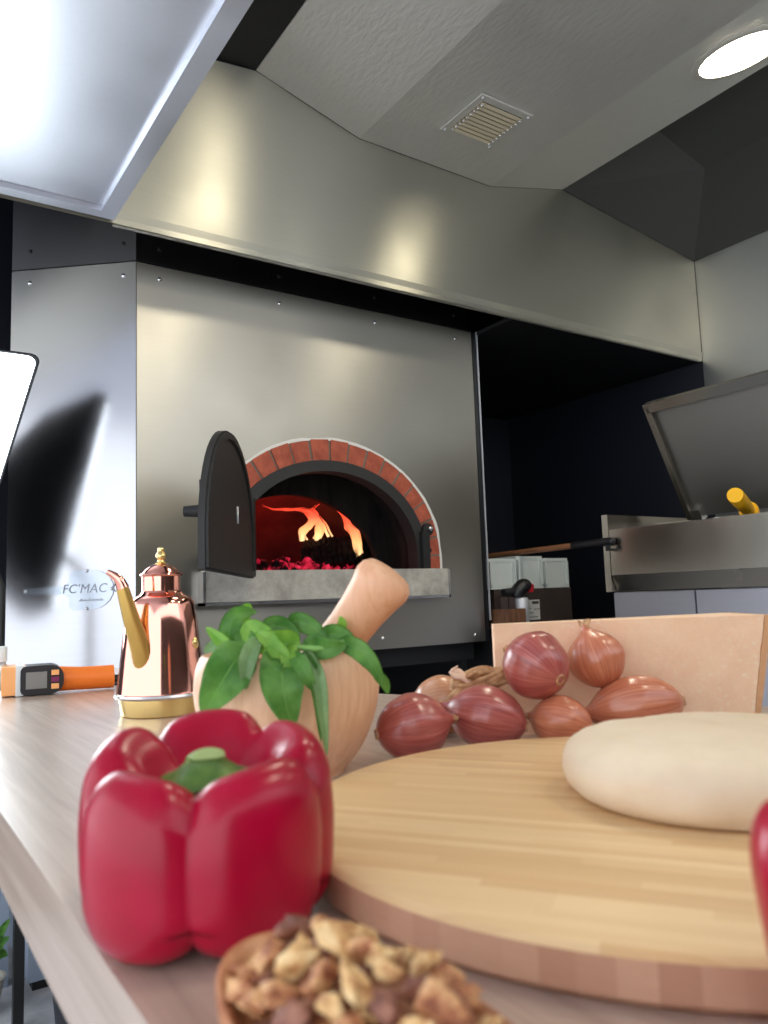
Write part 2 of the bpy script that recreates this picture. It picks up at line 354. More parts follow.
box('upper_front_panel',.578,1.744,2.0,2.02,1.94,2.5,M['upper'],oven)
# angled side panels
ad=Vector((math.cos(math.radians(140)),math.sin(math.radians(140)),0)); an=Vector((-ad.y,ad.x,0))   # an points into the oven
if an.y<0: an=-an
def slab(name,p,d,L,nrm,th,z0,z1,m,parent,bevel=0):
    Mx=Matrix((( d.x,nrm.x,0,p[0]),(d.y,nrm.y,0,p[1]),(0,0,1,0),(0,0,0,1)))
    return box(name,0,L,0,th,z0,z1,m,parent,bevel,Mx)
P0=Vector((.576,2.0,0))
slab('angled_panel',P0,ad,.352,an,.02,.864,1.937,M['angled'],oven)
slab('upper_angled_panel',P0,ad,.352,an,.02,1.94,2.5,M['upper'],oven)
box('edge_trim',1.747,1.762,2.0,2.03,.86,1.937,M['blackgloss'],oven)
box('edge_strip',1.765,1.769,1.995,2.0,.93,1.94,M['alu'],oven)
box('side_panel',1.745,1.765,2.03,2.9,.86,2.3,M['black'],oven)
box('base_tray',.62,1.74,2.06,2.85,.80,.86,M['black'],oven)
# stand
for lx,ly in ((.345,2.19),(1.70,2.08),(.36,2.8),(1.70,2.8)):
    box('leg',lx-.012,lx+.012,ly-.012,ly+.012,0,.86,M['black'],oven,.003)
# screws
def screw(p,nrm,parent,m=M['brightsteel'],r=.006):
    lathe('screw',[(0,.004),(r*.55,.0035),(r,.001),(r,0)],m,parent,p,nrm,12)
for x,z in ((.64,1.90),(1.0,1.90),(1.34,1.90),(1.67,1.90),(1.33,.895),(1.70,.885),(.63,.9)): screw((x,D,z),(0,-1,0),oven)
for x,z in ((.64,1.985),(1.0,1.985),(1.34,1.985),(1.67,1.985)): screw((x,D,z),(0,-1,0),oven,M['irondark'])
for L,z in ((.035,1.90),(.30,1.90)): screw(P0+ad*L+Vector((0,0,z)),-an,oven)
for L,z in ((.035,1.99),(.30,1.99)): screw(P0+ad*L+Vector((0,0,z)),-an,oven,M['irondark'])
# brick arch
bm=bmesh.new(); r0,r1=.346,.407; RISE=(.284,.350)
def wedge(bm,a0,a1,y0,y1,ra,rb):
    pts=[]
    for a,r,h in ((a0,ra,RISE[0]),(a1,ra,RISE[0]),(a1,rb,RISE[1]),(a0,rb,RISE[1])): pts.append((OX-r*math.cos(a),CZ+h*math.sin(a)))
    A=[bm.verts.new((p[0],y0,p[1])) for p in pts]; B=[bm.verts.new((p[0],y1,p[1])) for p in pts]
    bm.faces.new(A); bm.faces.new(B[::-1])
    for i in range(4): bm.faces.new((A[i],B[i],B[(i+1)%4],A[(i+1)%4]))
nb=18; rb_=random.Random(3)
for i in range(nb):
    a0=PI*i/nb+.011; a1=PI*(i+1)/nb-.011; j=rb_.uniform(-.002,.002)
    wedge(bm,a0,a1,D-.006+j,D+.05,r0+.001,r1-.004+j)
for sgn in (-1,1):
    xa,xb=sorted((OX+sgn*r0+sgn*.001,OX+sgn*(r1-.004))); add_box(bm,xa,xb,D-.006,D+.05,1.108,CZ-.004)
bm_obj('brick_arch',bm,M['brick'],oven,bevel=.0025,seg=1)
def arch_band(name,ra,rb,y0,y1,zb,m,parent,ha,hb,cx=OX,cz=CZ,n=40,wob=0):
    bm=bmesh.new(); o=arch_pts(cx,cz,rb,zb,n,hb); i_=arch_pts(cx,cz,ra,zb,n,ha); rs=[]
    if wob: o=o[7:]; i_=i_[7:]
    if wob:
        o=[(x+(x-cx)*noise.noise(Vector((x*14,z*14,0)))*wob,z+(z-cz)*noise.noise(Vector((x*14,z*14,0)))*wob if z>cz else z) for x,z in o]
    for p,q in zip(i_,o): rs.append([bm.verts.new((p[0],y0,p[1])),bm.verts.new((q[0],y0,q[1])),bm.verts.new((q[0],y1,q[1])),bm.verts.new((p[0],y1,p[1]))])
    for a,b in zip(rs,rs[1:]):
        for k_ in range(4): bm.faces.new((a[k_],a[(k_+1)%4],b[(k_+1)%4],b[k_]))
    bm.faces.new(rs[0][::-1]); bm.faces.new(rs[-1]); return bm_obj(name,bm,m,parent,smooth=True,angle=40)
arch_band('arch_mortar',.343,.4045,D-.003,D+.05,1.107,M['mortar'],oven,.281,.3475)
arch_band('plaster_bead',.404,.4125,D-.006,D+.01,1.107,M['plaster'],oven,.347,.3555,wob=.014)
fr=arch_band('iron_frame',.310,.347,D-.014,D+.04,1.085,M['iron'],oven,.252,.285)
# latch bar on the frame's right side
bm=bmesh.new(); add_box(bm,OX+.318,OX+.346,D-.032,D-.012,1.080,1.225); lt=bm_obj('latch',bm,M['irondark'],oven,bevel=.004)
lathe('pivot_plate',[(0,.012),(.02,.010),(.022,0)],M['irondark'],lt,(OX+.347,D-.016,1.232),(0,-1,0),20)
lathe('rivet',[(0,.022),(.007,.019),(.010,.010),(.010,0)],M['brightsteel'],lt,(OX+.349,D-.018,1.234),(0,-1,0),16)
lathe('stud',[(0,.010),(.008,.008),(.010,0)],M['irondark'],lt,(OX+.352,D-.014,1.165),(0,-1,0),12)
# sill
box('sill',.748,1.566,1.965,2.03,1.022,1.106,M['stone'],oven,.003)
bm=bmesh.new(); add_box(bm,.741,.7475,1.962,2.0,1.013,1.103); add_box(bm,.741,1.573,1.962,2.0,1.013,1.0215); add_box(bm,1.5665,1.573,1.962,2.0,1.013,1.103); bm_obj('sill_trim',bm,M['brightsteel'],oven)
# vestibule behind the iron frame
bm=bmesh.new(); rs=[]
for p in arch_pts(OX,CZ,.342,1.09,30,.282): rs.append((p,))
A=[bm.verts.new((OX+(p[0][0]-OX)*1.0,D+.03,p[0][1])) for p in rs]; B=[bm.verts.new((OX+(p[0][0]-OX)*1.12,2.27,p[0][1]*1.0+(.05 if p[0][1]>CZ+.1 else 0))) for p in rs]
for i in range(len(A)-1): bm.faces.new((A[i],B[i],B[i+1],A[i+1]))
bm.faces.new((A[0],A[-1],B[-1],B[0]))
bm_obj('vestibule',bm,M['soot'],oven,smooth=True,angle=40)
# inner wall with chamber mouth
bm=bmesh.new(); MX=1.160
ip=arch_pts(MX,1.10,.328,1.09,30,.265); op=arch_pts(MX,1.12,.47,1.09,30)
V=[[bm.verts.new((p[0],2.25,p[1])),bm.verts.new((q[0],2.25,q[1])),bm.verts.new((p[0],2.275,p[1]))] for p,q in zip(ip,op)]
for a,b in zip(V,V[1:]): bm.faces.new((a[0],a[1],b[1],b[0])); bm.faces.new((a[0],b[0],b[2],a[2]))
bm_obj('chamber_mouth',bm,M['soot'],oven,smooth=True,angle=40)
# dome
bm=bmesh.new(); rows=[]
for y,k_ in ((2.262,.93),(2.33,1),(2.5,1),(2.65,.96),(2.76,.84),(2.85,.62),(2.90,.34),(2.915,.02)):
    rows.append([bm.verts.new((MX+.02+(p[0]-MX)*k_,y,1.0875+(p[1]-1.0875)*k_)) for p in arch_pts(MX,1.10,.47,1.0875,36,.335)])
for a,b in zip(rows,rows[1:]):
    for i in range(len(a)-1): bm.faces.new((a[i],a[i+1],b[i+1],b[i]))
bm_obj('dome',bm,M['dome'],oven,smooth=True)
box('hearth',.70,1.72,2.03,2.93,1.06,1.088,M['soot'],oven)
# door, hinged at the arch's left, swung open past ninety degrees
hx,hy=.874,1.935; th=math.radians(180+58); dd=Vector((math.cos(th),math.sin(th),0)); dn=Vector((-dd.y,dd.x,0))
if dn.dot(Vector((-hx,-hy,0)))<0: dn=-dn        # dn: the door's inner face, towards the room
W=.665
def dpt(s,z,o): return Vector((hx,hy,0))+dd*s+dn*o+Vector((0,0,z))
def door_outline(ins,nn=28):
    r=W/2-ins; zb=1.083+ins; pts=[(ins,zb)]
    for i in range(nn+1): a=PI-PI*i/nn; pts.append((W/2+r*math.cos(a),CZ+(.257-ins)*math.sin(a)))
    pts.append((W-ins,zb)); return pts
def plate(bm,pts,o0,o1):
    A=[bm.verts.new(dpt(s,z,o0)) for s,z in pts]; B=[bm.verts.new(dpt(s,z,o1)) for s,z in pts]
    bm.faces.new(A); bm.faces.new(B[::-1]); L=len(pts)
    for i in range(L): bm.faces.new((A[i],B[i],B[(i+1)%L],A[(i+1)%L]))
bm=bmesh.new(); plate(bm,door_outline(0),-.013,0.0)
door=bm_obj('door',bm,M['iron'],oven,bevel=.003)
# raised rim
bm=bmesh.new(); o=door_outline(.004); i_=door_outline(.019); V=[]
for a,b in zip(o,i_): V.append([bm.verts.new(dpt(*a,0)),bm.verts.new(dpt(*a,.006)),bm.verts.new(dpt(*b,.006)),bm.verts.new(dpt(*b,0))])
V.append(V[0])
for a,b in zip(V,V[1:]):
    for k_ in range(3): bm.faces.new((a[k_],a[k_+1],b[k_+1],b[k_]))
bm_obj('door_rim',bm,M['iron'],door,smooth=True,angle=30)
bm=bmesh.new(); add_tube(bm,[dpt(W*.42,1.205,.001),dpt(W*.42,1.245,.001)],.0035,8,.8,dn); bm_obj('sight_slot',bm,M['alu'],door,smooth=True)
# outer handle
bm=bmesh.new()
Mx=Matrix(((dd.x,dn.x,0,hx),(dd.y,dn.y,0,hy),(0,0,1,0),(0,0,0,1)))
add_box(bm,W-.20,W-.16,-.028,-.013,1.11,1.31,Mx); add_box(bm,W-.21,W-.15,-.040,-.028,1.145,1.275,Mx)
add_tube(bm,[dpt(W-.18,1.213,-.036),dpt(W-.18,1.213,-.078)],[.014,.011],12); bm_obj('handle',bm,M['irondark'],door,bevel=.002)
bm=bmesh.new(); add_tube(bm,[Vector((hx-.004,hy-.002,1.11)),Vector((hx-.004,hy-.002,1.30))],.010,12); bm_obj('hinge',bm,M['irondark'],door,smooth=True,angle=40)
# plaque in the shape of a peel on the angled panel
def apt(L,z,o=0): return P0+ad*L-an*o+Vector((0,0,z))
lc=(P0+ad*.0)
def plaque():
    bm=bmesh.new(); cL,cz=.122,1.066; pts=[]
    # handle towards the panel's far end
    pts+=[(.303,1.060),(.303,1.074),(.19,1.078),(.178,1.088),(.178,1.104),(.165,1.117)]
    for i in range(0,13):
        a=math.radians(100-i*200/12); pts.append((cL-.0-.062*math.cos(a)*1.0 if False else .118-.060*math.cos(a),cz+.051*math.sin(a)))
    pts+=[(.165,1.014),(.178,1.022),(.178,1.045),(.19,1.055)]
    A=[bm.verts.new(apt(L,z,.0005)) for L,z in pts]; B=[bm.verts.new(apt(L,z,.003)) for L,z in pts]
    bm.faces.new(A); bm.faces.new(B[::-1])
    for i in range(len(pts)): bm.faces.new((A[i],B[i],B[(i+1)%len(pts)],A[(i+1)%len(pts)]))
    pl=bm_obj('plaque',bm,M['plate'],oven)
    for L,z in ((.296,1.067),(.13,1.114),(.13,1.018),(.064,1.066)): screw(apt(L,z,.003),-an,pl,M['alu'],.0045)
    return pl
pq=plaque()

# ------------------------------------------------------------------ fire
cl=thing('firewood_log','charred ridged log burning on the embers inside the oven','log',tuple(at(336,553,2.86)))
c=at(336,552,2.86); ax=(at(366,549,2.82)-at(304,556,2.9)).normalized()
bm=bmesh.new(); add_lathe(bm,[(0,-.125)]+[(.052*(1 if i%3 else .80),-.125+.25*i/36) for i in range(37)]+[(0,.125)],c,ax,36)
for i,v in enumerate(bm.verts): q=v.co-c; q-=ax*q.dot(ax); v.co+=q*(.18*noise.noise(v.co*55)+(.10 if (i//2)%2 else -.04))
lg=bm_obj('charred_body',bm,M['char'],cl,smooth=False)
adopt(cl)
# ember bed
eb=Vector((1.30,2.62,1.088)); bm=bmesh.new(); re=random.Random(5)
for i in range(240):
    a=re.uniform(0,2*PI); rr=math.sqrt(re.random()); x=eb.x-.02+rr*.36*math.cos(a); y=2.58+rr*.21*math.sin(a); h=.050*(1-rr**2)+.008
    s=re.uniform(.009,.020); Mx=Matrix.Translation((x,y,1.091+re.random()*h+s*1.05))@Matrix.Rotation(re.uniform(0,6),4,Vector((re.random(),re.random(),re.random()+.01)).normalized())
    add_box(bm,-s,s,-s*.8,s*.8,-s*.6,s*.6,Mx)
tag(bm_obj('embers',bm,M['ember'],None,bevel=.004,seg=1),'bed of glowing red embers on the oven floor','embers',kind='stuff')
def flame(label,pts,rads,flat=.45,strands=5,seed=0):
    bm=bmesh.new(); rf=random.Random(seed)
    for q in range(strands):
        sx_=rf.uniform(-.5,.5) if q else 0; PP=[]
        for i,p in enumerate(pts):
            k_=1-.6*i/(len(pts)-1); PP.append(Vector(p)+Vector((sx_*rads[min(i,len(rads)-1)]*1.6+rf.uniform(-.006,.006),rf.uniform(-.02,.02),rf.uniform(-.004,.004))))
        cut=len(PP) if q==0 else max(3,len(PP)-rf.randrange(0,3)); PP=PP[:cut]
        P=catmull(PP,9); n=len(P); R=[]
        for i in range(n):
            t=i/(n-1)*(len(rads)-1); k_=min(int(t),len(rads)-2); R.append(max(.0012,(rads[k_]*(1-(t-k_))+rads[k_+1]*(t-k_))*(.62 if q==0 else .42)*(1-(i/(n-1))**4)))
        add_tube(bm,P,R,12,flat,(1,0,0))
    for v in bm.verts: v.co+=Vector((noise.noise(v.co*22),0,noise.noise(v.co*22+Vector((5,5,5)))))*.010
    return tag(bm_obj('flame',bm,M['flame'],None,smooth=True),label,'flame')
d=2.86
flame('broad red flame rising left of the log and licking along the dome',[at(303,541,d),at(304,531,d),at(311,521,d),at(309,513,d),at(297,510,d),at(281,509,d),at(262,505,d)],[.014,.024,.034,.032,.022,.014,.003],.5)
flame('bright orange flame standing on the left end of the log',[at(318,538,d),at(320,529,d),at(316,520,d),at(311,512,d),at(318,505,d)],[.016,.022,.018,.010,.002],.5)
flame('narrow yellow flame curling up at the right end of the log',[at(359,555,d-.12),at(357,545,d-.12),at(351,535,d-.12),at(350,525,d-.12),at(344,516,d-.12),at(336,508,d-.12)],[.014,.024,.026,.028,.018,.002],.5)
flame('thin faint flame leaning right above the middle of the log',[at(330,536,d+.1),at(324,526,d+.1),at(317,517,d+.1),at(314,508,d+.1)],[.008,.010,.008,.002],.5)
L=bpy.data.lights.new('fire_light','POINT'); L.energy=.8; L.color=(1,.07,.06); L.shadow_soft_size=.08
lo=bpy.data.objects.new('fire_light',L); lo.location=(1.22,2.66,1.27); COL.objects.link(lo)

# ------------------------------------------------------------------ canopy
HY=1.8; ZB=1.929
hood=thing('extractor_canopy','large brushed steel extractor canopy hanging in front of the oven','extractor hood',(1.5,HY,ZB))
top=[(-1.5,2.36),(-.4,2.36),(.731,2.448),(.843,2.461),(1.171,2.369),(1.684,2.364),(2.033,2.450),(2.80,2.350)]
bm=bmesh.new()
for y in (HY,HY+.004):
    a=[bm.verts.new((x,y,z)) for x,z in top]; b=[bm.verts.new((x,y,ZB)) for x,z in top]
    for i in range(len(a)-1): bm.faces.new((a[i],a[i+1],b[i+1],b[i]))
bm_obj('back_panel',bm,M['hood'],hood)
bm=bmesh.new()
prof=[(HY-.0005,ZB+.034),(HY-.006,ZB+.032),(HY+.006,ZB-.002),(HY+.014,ZB-.002),(HY+.014,ZB+.034)]
a=[bm.verts.new((.466,y,z)) for y,z in prof]; b=[bm.verts.new((2.80,y,z)) for y,z in prof]
for i in range(5): bm.faces.new((a[i],a[(i+1)%5],b[(i+1)%5],b[i]))
bm.faces.new(a[::-1]); bm.faces.new(b); bm_obj('lip',bm,M['hood'],hood)
TRc=Vector((2.80,HY,2.351)); Dc=Vector((2.036,HY,2.452)); P2=Vector((2.495,1.53,2.532)); P1=Vector((2.036,1.53,2.64))
P2f=Vector((2.495,-.6,2.532)); TRf=Vector((2.80,-.6,2.351)); P1f=Vector((2.036,-.6,2.64))
mesh_obj('plenum',[Dc,TRc,P2,P1,P2f,TRf,P1f],[(0,1,2,3),(1,5,4,2),(3,2,4,6)],M['plenum'],hood)
mesh_obj('plenum_side',[(-.4,HY,2.365),(.842,HY,2.463),(.842,-.6,2.463),(-.4,-.6,2.365)],[(0,1,2,3)],M['black'],hood)
box('sky_blocker',-1.5,2.80,HY+.005,HY+.012,2.30,2.75,M['black'],hood)  # dark sheet added to keep sky out of the angled panel's reflection
adopt(hood)
# duct with chamfered sides
duct=thing('ventilation_duct','grained steel ceiling duct with chamfered sides running back to the canopy','duct',(1.43,.5,2.37))
prof=[(.843,2.461),(1.171,2.3695),(1.684,2.3645),(2.033,2.450),(2.033,2.62),(.843,2.62)]
bm=bmesh.new(); a=[bm.verts.new((x,HY-.002,z)) for x,z in prof]; b=[bm.verts.new((x,-.6,z)) for x,z in prof]
for i in range(6): bm.faces.new((a[i],a[(i+1)%6],b[(i+1)%6],b[i]))
bm.faces.new(a); bm.faces.new(b[::-1]); bm_obj('casing',bm,M['duct'],duct); adopt(duct)
# louvred vent under the duct
vz=2.3655; vx,vy=1.438,1.539
vent=thing('air_vent','square louvred air vent screwed to the underside of the duct','vent',(vx,vy,vz))
bm=bmesh.new()
for b_ in ((-.095,-.074,-.093,.093),(.074,.095,-.093,.093),(-.074,.074,-.093,-.072),(-.074,.074,.072,.093)): add_box(bm,vx+b_[0],vx+b_[1],vy+b_[2],vy+b_[3],vz-.006,vz)
bm_obj('frame',bm,M['duct'],vent,bevel=.001,seg=1)
bm=bmesh.new()
for i in range(9):
    y=vy-.064+i*.016; Mx=Matrix.Translation((vx,y,vz-.008))@Matrix.Rotation(math.radians(-10),4,'X'); add_box(bm,-.074,.074,-.0055,.0055,-.0009,.0009,Mx)
bm_obj('louvres',bm,M['vent'],vent)
box('backing',vx-.074,vx+.074,vy-.072,vy+.072,vz-.0015,vz,M['brownwood'],vent)
for x in (vx-.085,vx+.085):
    for y in (vy-.083,vy+.083): screw((x,y,vz-.006),(0,0,-1),vent,M['alu'],.0045)
for x in (vx-.070,vx+.070):
    for i in range(9): lathe('rivet',[(0,.004),(.003,.002),(.004,0)],M['brightsteel'],vent,(x,vy-.064+i*.016,vz-.012),(0,0,-1),8)
adopt(vent)
# downlights on the chamfers
def downlight(x,y,right,label):
    if right: t=(x-1.684)/(2.033-1.684); z=2.3645+t*(2.450-2.3645); nr=Vector((2.450-2.3645,0,-(2.033-1.684))).normalized()
    else: t=(x-.843)/(1.171-.843); z=2.461+t*(2.3695-2.461); nr=Vector((-(2.461-2.3695),0,-(1.171-.843))).normalized()
    o=thing('downlight',label,'light',(x,y,z))
    lathe('ring',[(.101,0.0005),(.123,.0005),(.123,.004),(.117,.008),(.102,.008),(.101,0.0005)],M['lampring'],o,(x,y,z),nr,40)
    lathe('lens',[(0,.0055),(.08,.0055),(.100,.004),(.100,.001)],M['lamp'],o,(x,y,z),nr,40); adopt(o)
downlight(1.862,1.018,True,'round glowing downlight on the right slope of the ceiling duct')
downlight(1.005,.97,False,'round glowing downlight on the left slope of the ceiling duct')
downlight(1.862,-.15,True,'added unseen downlight on the right slope of the duct behind the viewer')  # unseen lamp added for warm top light on the food
downlight(1.005,-.15,False,'added unseen downlight on the left slope of the duct behind the viewer')  # second added lamp, also out of view, warming the food from above
# overhead flap on the left
flap=thing('hatch_flap','pale steel hatch flap hanging horizontally at upper left beside the canopy','hatch flap',(-.3,.6,1.93))
box('sheet',-1.3,.433,-.9,1.770,1.944,1.952,M['flap'],flap)
bm=bmesh.new()
for b_ in ((.427,.464,-.9,1.790),(-1.3,.427,1.758,1.790),(-1.3,-1.27,-.9,1.758)): add_box(bm,b_[0],b_[1],b_[2],b_[3],1.931,1.958)
bm_obj('lip',bm,M['flap'],flap,bevel=.004); adopt(flap)

# ------------------------------------------------------------------ softbox
sb=thing('softbox','white glowing softbox on a black stand left of the oven','softbox',(.263,1.985,0))
cen=Vector((.0,1.965,1.307)); nrm=Vector((.2,-.95,-.2)).normalized()
ex=Vector((nrm.y*-1,nrm.x,0)).normalized()*-1
if ex.x<0: ex=-ex
ez=ex.cross(nrm); 
if ez.z<0: ez=-ez
ro=math.radians(4); ex,ez=ex*math.cos(ro)+ez*math.sin(ro),ez*math.cos(ro)-ex*math.sin(ro)
hw,hh=.266,.308; TAPER=.32   # the face narrows towards its foot
def sp_(u,v,o): return cen+ex*u+ez*v-nrm*o
def rrect(w,h,r,o,n=6):
    out=[]
    for cx,cy,a0 in ((w-r,h-r,0),(-w+r,h-r,90),(-w+r,-h+r,180),(w-r,-h+r,270)):
        for i in range(n+1):
            a=math.radians(a0+90*i/n); out.append(sp_((cx+r*math.cos(a))*(1+TAPER*(cy+r*math.sin(a))/hh),cy+r*math.sin(a),o))
    return out
bm=bmesh.new(); a=[bm.verts.new(p) for p in rrect(hw-.004,hh-.004,.02,-.002)]; b=[bm.verts.new(p) for p in rrect(hw-.012,hh-.012,.02,-.008)]
for i in range(len(a)): bm.faces.new((a[i],a[(i+1)%len(a)],b[(i+1)%len(a)],b[i]))
bm.faces.new(b); bm_obj('diffuser',bm,M['diffuser'],sb)
bm=bmesh.new(); R_=[rrect(hw,hh,.02,-.003),rrect(hw+.003,hh+.003,.022,0),rrect(hw+.002,hh+.002,.022,.03),rrect(.20,.23,.02,.14),rrect(.09,.09,.02,.24),rrect(.06,.06,.02,.27)]
R_=[[bm.verts.new(p) for p in q] for q in R_]
for a,b in zip(R_,R_[1:]):
    for i in range(len(a)): bm.faces.new((a[i],a[(i+1)%len(a)],b[(i+1)%len(a)],b[i]))
bm.faces.new(R_[-1]); bm_obj('fabric_shell',bm,M['softfabric'],sb)
pp=Vector((.243,1.775,0))
pp=Vector((.12,1.87,0))
tube('pole',[(.263,1.985,.02),(.263,1.985,1.07),(.245,2.01,1.13),(.10,2.15,1.31)],[.010,.010],M['black'],sb,10)
lathe('base_plate',[(0,0),(.13,0),(.135,.004),(.13,.012),(.02,.016),(0,.016)],M['black'],sb,(.263,1.985,0))
adopt(sb)

# ------------------------------------------------------------------ work table
tb=thing('work_table','light wood-grain work table holding all the food','table',(.35,.5,0))
poly=[(.072,-.4),(1.05,-.4),(1.05,-.15),(.553,.80),(.43,1.10),(.42,1.62),(.072,1.62)]
bm=bmesh.new(); a=[bm.verts.new((x,y,.858)) for x,y in poly]; b=[bm.verts.new((x,y,.9)) for x,y in poly]
bm.faces.new(a[::-1]); bm.faces.new(b)
for i in range(len(poly)): bm.faces.new((a[i],a[(i+1)%len(poly)],b[(i+1)%len(poly)],b[i]))
bm_obj('tabletop',bm,M['table'],tb,bevel=.006,seg=4)
for x,y in ((.30,-.3),(.9,-.3),(.38,1.5),(.40,.95)): box('leg',x-.02,x+.02,y-.02,y+.02,0,.858,M['black'],tb,.003)
adopt(tb)

# ------------------------------------------------------------------ chopping board
BC=Vector((.326,.260,.9)); BR=.1725
bd=thing('chopping_board','thick round bamboo chopping board lying on the table','chopping board',tuple(BC))
lathe('board_top',[(0,.0165),(BR-.004,.0165),(BR-.0015,.0158),(BR,.0140)],M['board'],bd,BC,(0,0,1),128,xdir=(1,0,0))
lathe('board_edge',[(BR,.0140),(BR+.0002,.0030),(BR-.002,.0005),(BR-.004,0),(0,0)],M['boardside'],bd,BC,(0,0,1),128,xdir=(1,0,0))
adopt(bd)
BT=.9165
# dough
dc=Vector((.362,.242,BT)); bm=bmesh.new()
prof=[(0,0),(.058,.0001),(.0685,.0012),(.0742,.0065),(.0758,.0135),(.0740,.0205),(.0680,.0265),(.057,.0305),(.042,.0335),(.022,.0352),(0,.0355)]
pr=[(p.x,p.y) for p in catmull([(a,b,0) for a,b in prof],4)]; pr=[(max(a,0),max(b,0)) for a,b in pr]; pr[0]=(0,0); pr[-1]=(0,.0355)
add_lathe(bm,pr,dc,(0,0,1),72,xdir=(1,0,0),sx=1.03,sy=.99)
for v in bm.verts:
    if v.co.z>BT+.003:
        q=v.co-dc; v.co+=q.normalized()*.0022*noise.noise(v.co*32)+q.normalized()*.0008*noise.noise(v.co*120)
dg=bm_obj('pizza_dough',bm,M['dough'],None,smooth=True); tag(dg,'pale ball of pizza dough resting on the bamboo board','dough')

# ------------------------------------------------------------------ bell peppers
_fh=Vector((_f.x,_f.y,0)).normalized()
def pepper(name,label,c,creases,R=.049,H=.0755,lean=0.,taper=0.,seed=1,stemdir=(.2,.3,1)):
    root=thing(name,label,'bell pepper',tuple(c))
    prof=[(.0,.056),(.007,.0555),(.0155,.0570),(.0215,.0625),(.0275,.0695),(.035,.0745),(.042,.0722),(.0470,.063),(.0488,.047),(.0487,.034),(.0478,.020),(.0452,.009),(.039,.002),(.028,.0003),(.016,.004),(0,.009)]
    P=[(p.x*R/.049,p.y*H/.0755) for p in catmull([(a,b,0) for a,b in prof],4)]
    n=168; bm=bmesh.new(); rd=random.Random(seed); cr=sorted(creases); lob=[rd.uniform(-.03,.04) for _ in cr]; hl=[rd.uniform(-.003,.0025) for _ in cr]
    rings=[]
    for k_,(r,h) in enumerate(P):
        ring=[]
        for i in range(n):
            th=360*i/n; j=max([q for q in range(len(cr)) if cr[q]<=th],default=len(cr)-1); a=cr[j]; b=cr[(j+1)%len(cr)]+(360 if j==len(cr)-1 else 0); t_=th if th>=a else th+360
            u=(t_-a)/(b-a); s=max(0,math.sin(PI*u))**.55
            s2=1-math.exp(-(min(u,1-u)*(b-a)/9.)**2)
            hh_=h/H
            kr=.105 if hh_<.85 else .14
            if hh_<.25: kr=.12
            rr=r*((1-kr)+kr*(.6*s+.4*s2))*(1+lob[j]*s)
            zz=h
            if r>.012 and hh_>.55: w=min(1,(r-.012)/.012); zz=h-(1-(.6*s+.4*s2))*.0085*w*max(0,(hh_-.55)/.45)+hl[j]*s*w
            if hh_<.2: zz=h+(1-s)*.006*min(1,r/.02)
            rr*=1-taper*(1-hh_)
            zz+=lean*zz/H*(Vector((math.cos(math.radians(th)),math.sin(math.radians(th)),0))*rr).dot(_fh)
            ring.append(bm.verts.new(Vector(c)+Vector((rr*math.cos(math.radians(th)),rr*math.sin(math.radians(th)),zz))))
        rings.append(ring)
    for a,b in zip(rings[1:-1],rings[2:-1]):
        for i in range(n): bm.faces.new((a[i],b[i],b[(i+1)%n],a[(i+1)%n]))
    bm.faces.new(rings[1]); bm.faces.new(rings[-2][::-1])
    bmesh.ops.remove_doubles(bm,verts=bm.verts,dist=1e-6)
    bm_obj('flesh',bm,M['pepper'],root,smooth=True)
    o=Vector(c)+Vector((0,0,.0545*H/.0755)); sd=Vector(stemdir).normalized()
    bm=bmesh.new(); ns=40; rs=[]
    for r,h in ((.0190,.0035),(.0165,.0055),(.0120,.0080),(.0088,.0105),(.0072,.0125),(.0072,.0138)):
        ring=[]
        for i in range(ns):
            a=2*PI*i/ns; f=1+(.14*math.cos(5*a+.5) if r>.012 else .05*math.cos(5*a)); ring.append(bm.verts.new(o+Vector((r*f*math.cos(a),r*f*math.sin(a),0))+sd*h))
        rs.append(ring)
    for a,b in zip(rs,rs[1:]):
        for i in range(ns): bm.faces.new((a[i],b[i],b[(i+1)%ns],a[(i+1)%ns]))
    st=bm_obj('stem',bm,M['stem'],root,smooth=True)
    lathe('stem_cut',[(0,.0141),(.004,.0145),(.0063,.0141),(.0073,.0135)],M['stemcut'],st,o,sd,24)
    adopt(root); return root
pepper('bell_pepper','whole deep red bell pepper with green stem standing at the table edge',(.1125,.2935,.9),[172,240,315,30,105],R=.0494,H=.0680,lean=.22,stemdir=(-.18,-.22,1),seed=4)
pepper('bell_pepper','red bell pepper cut off by the photo edge in front of the board',(.1957,.0730,.9),[10,80,150,222,300],R=.047,H=.069,taper=.26,seed=9)

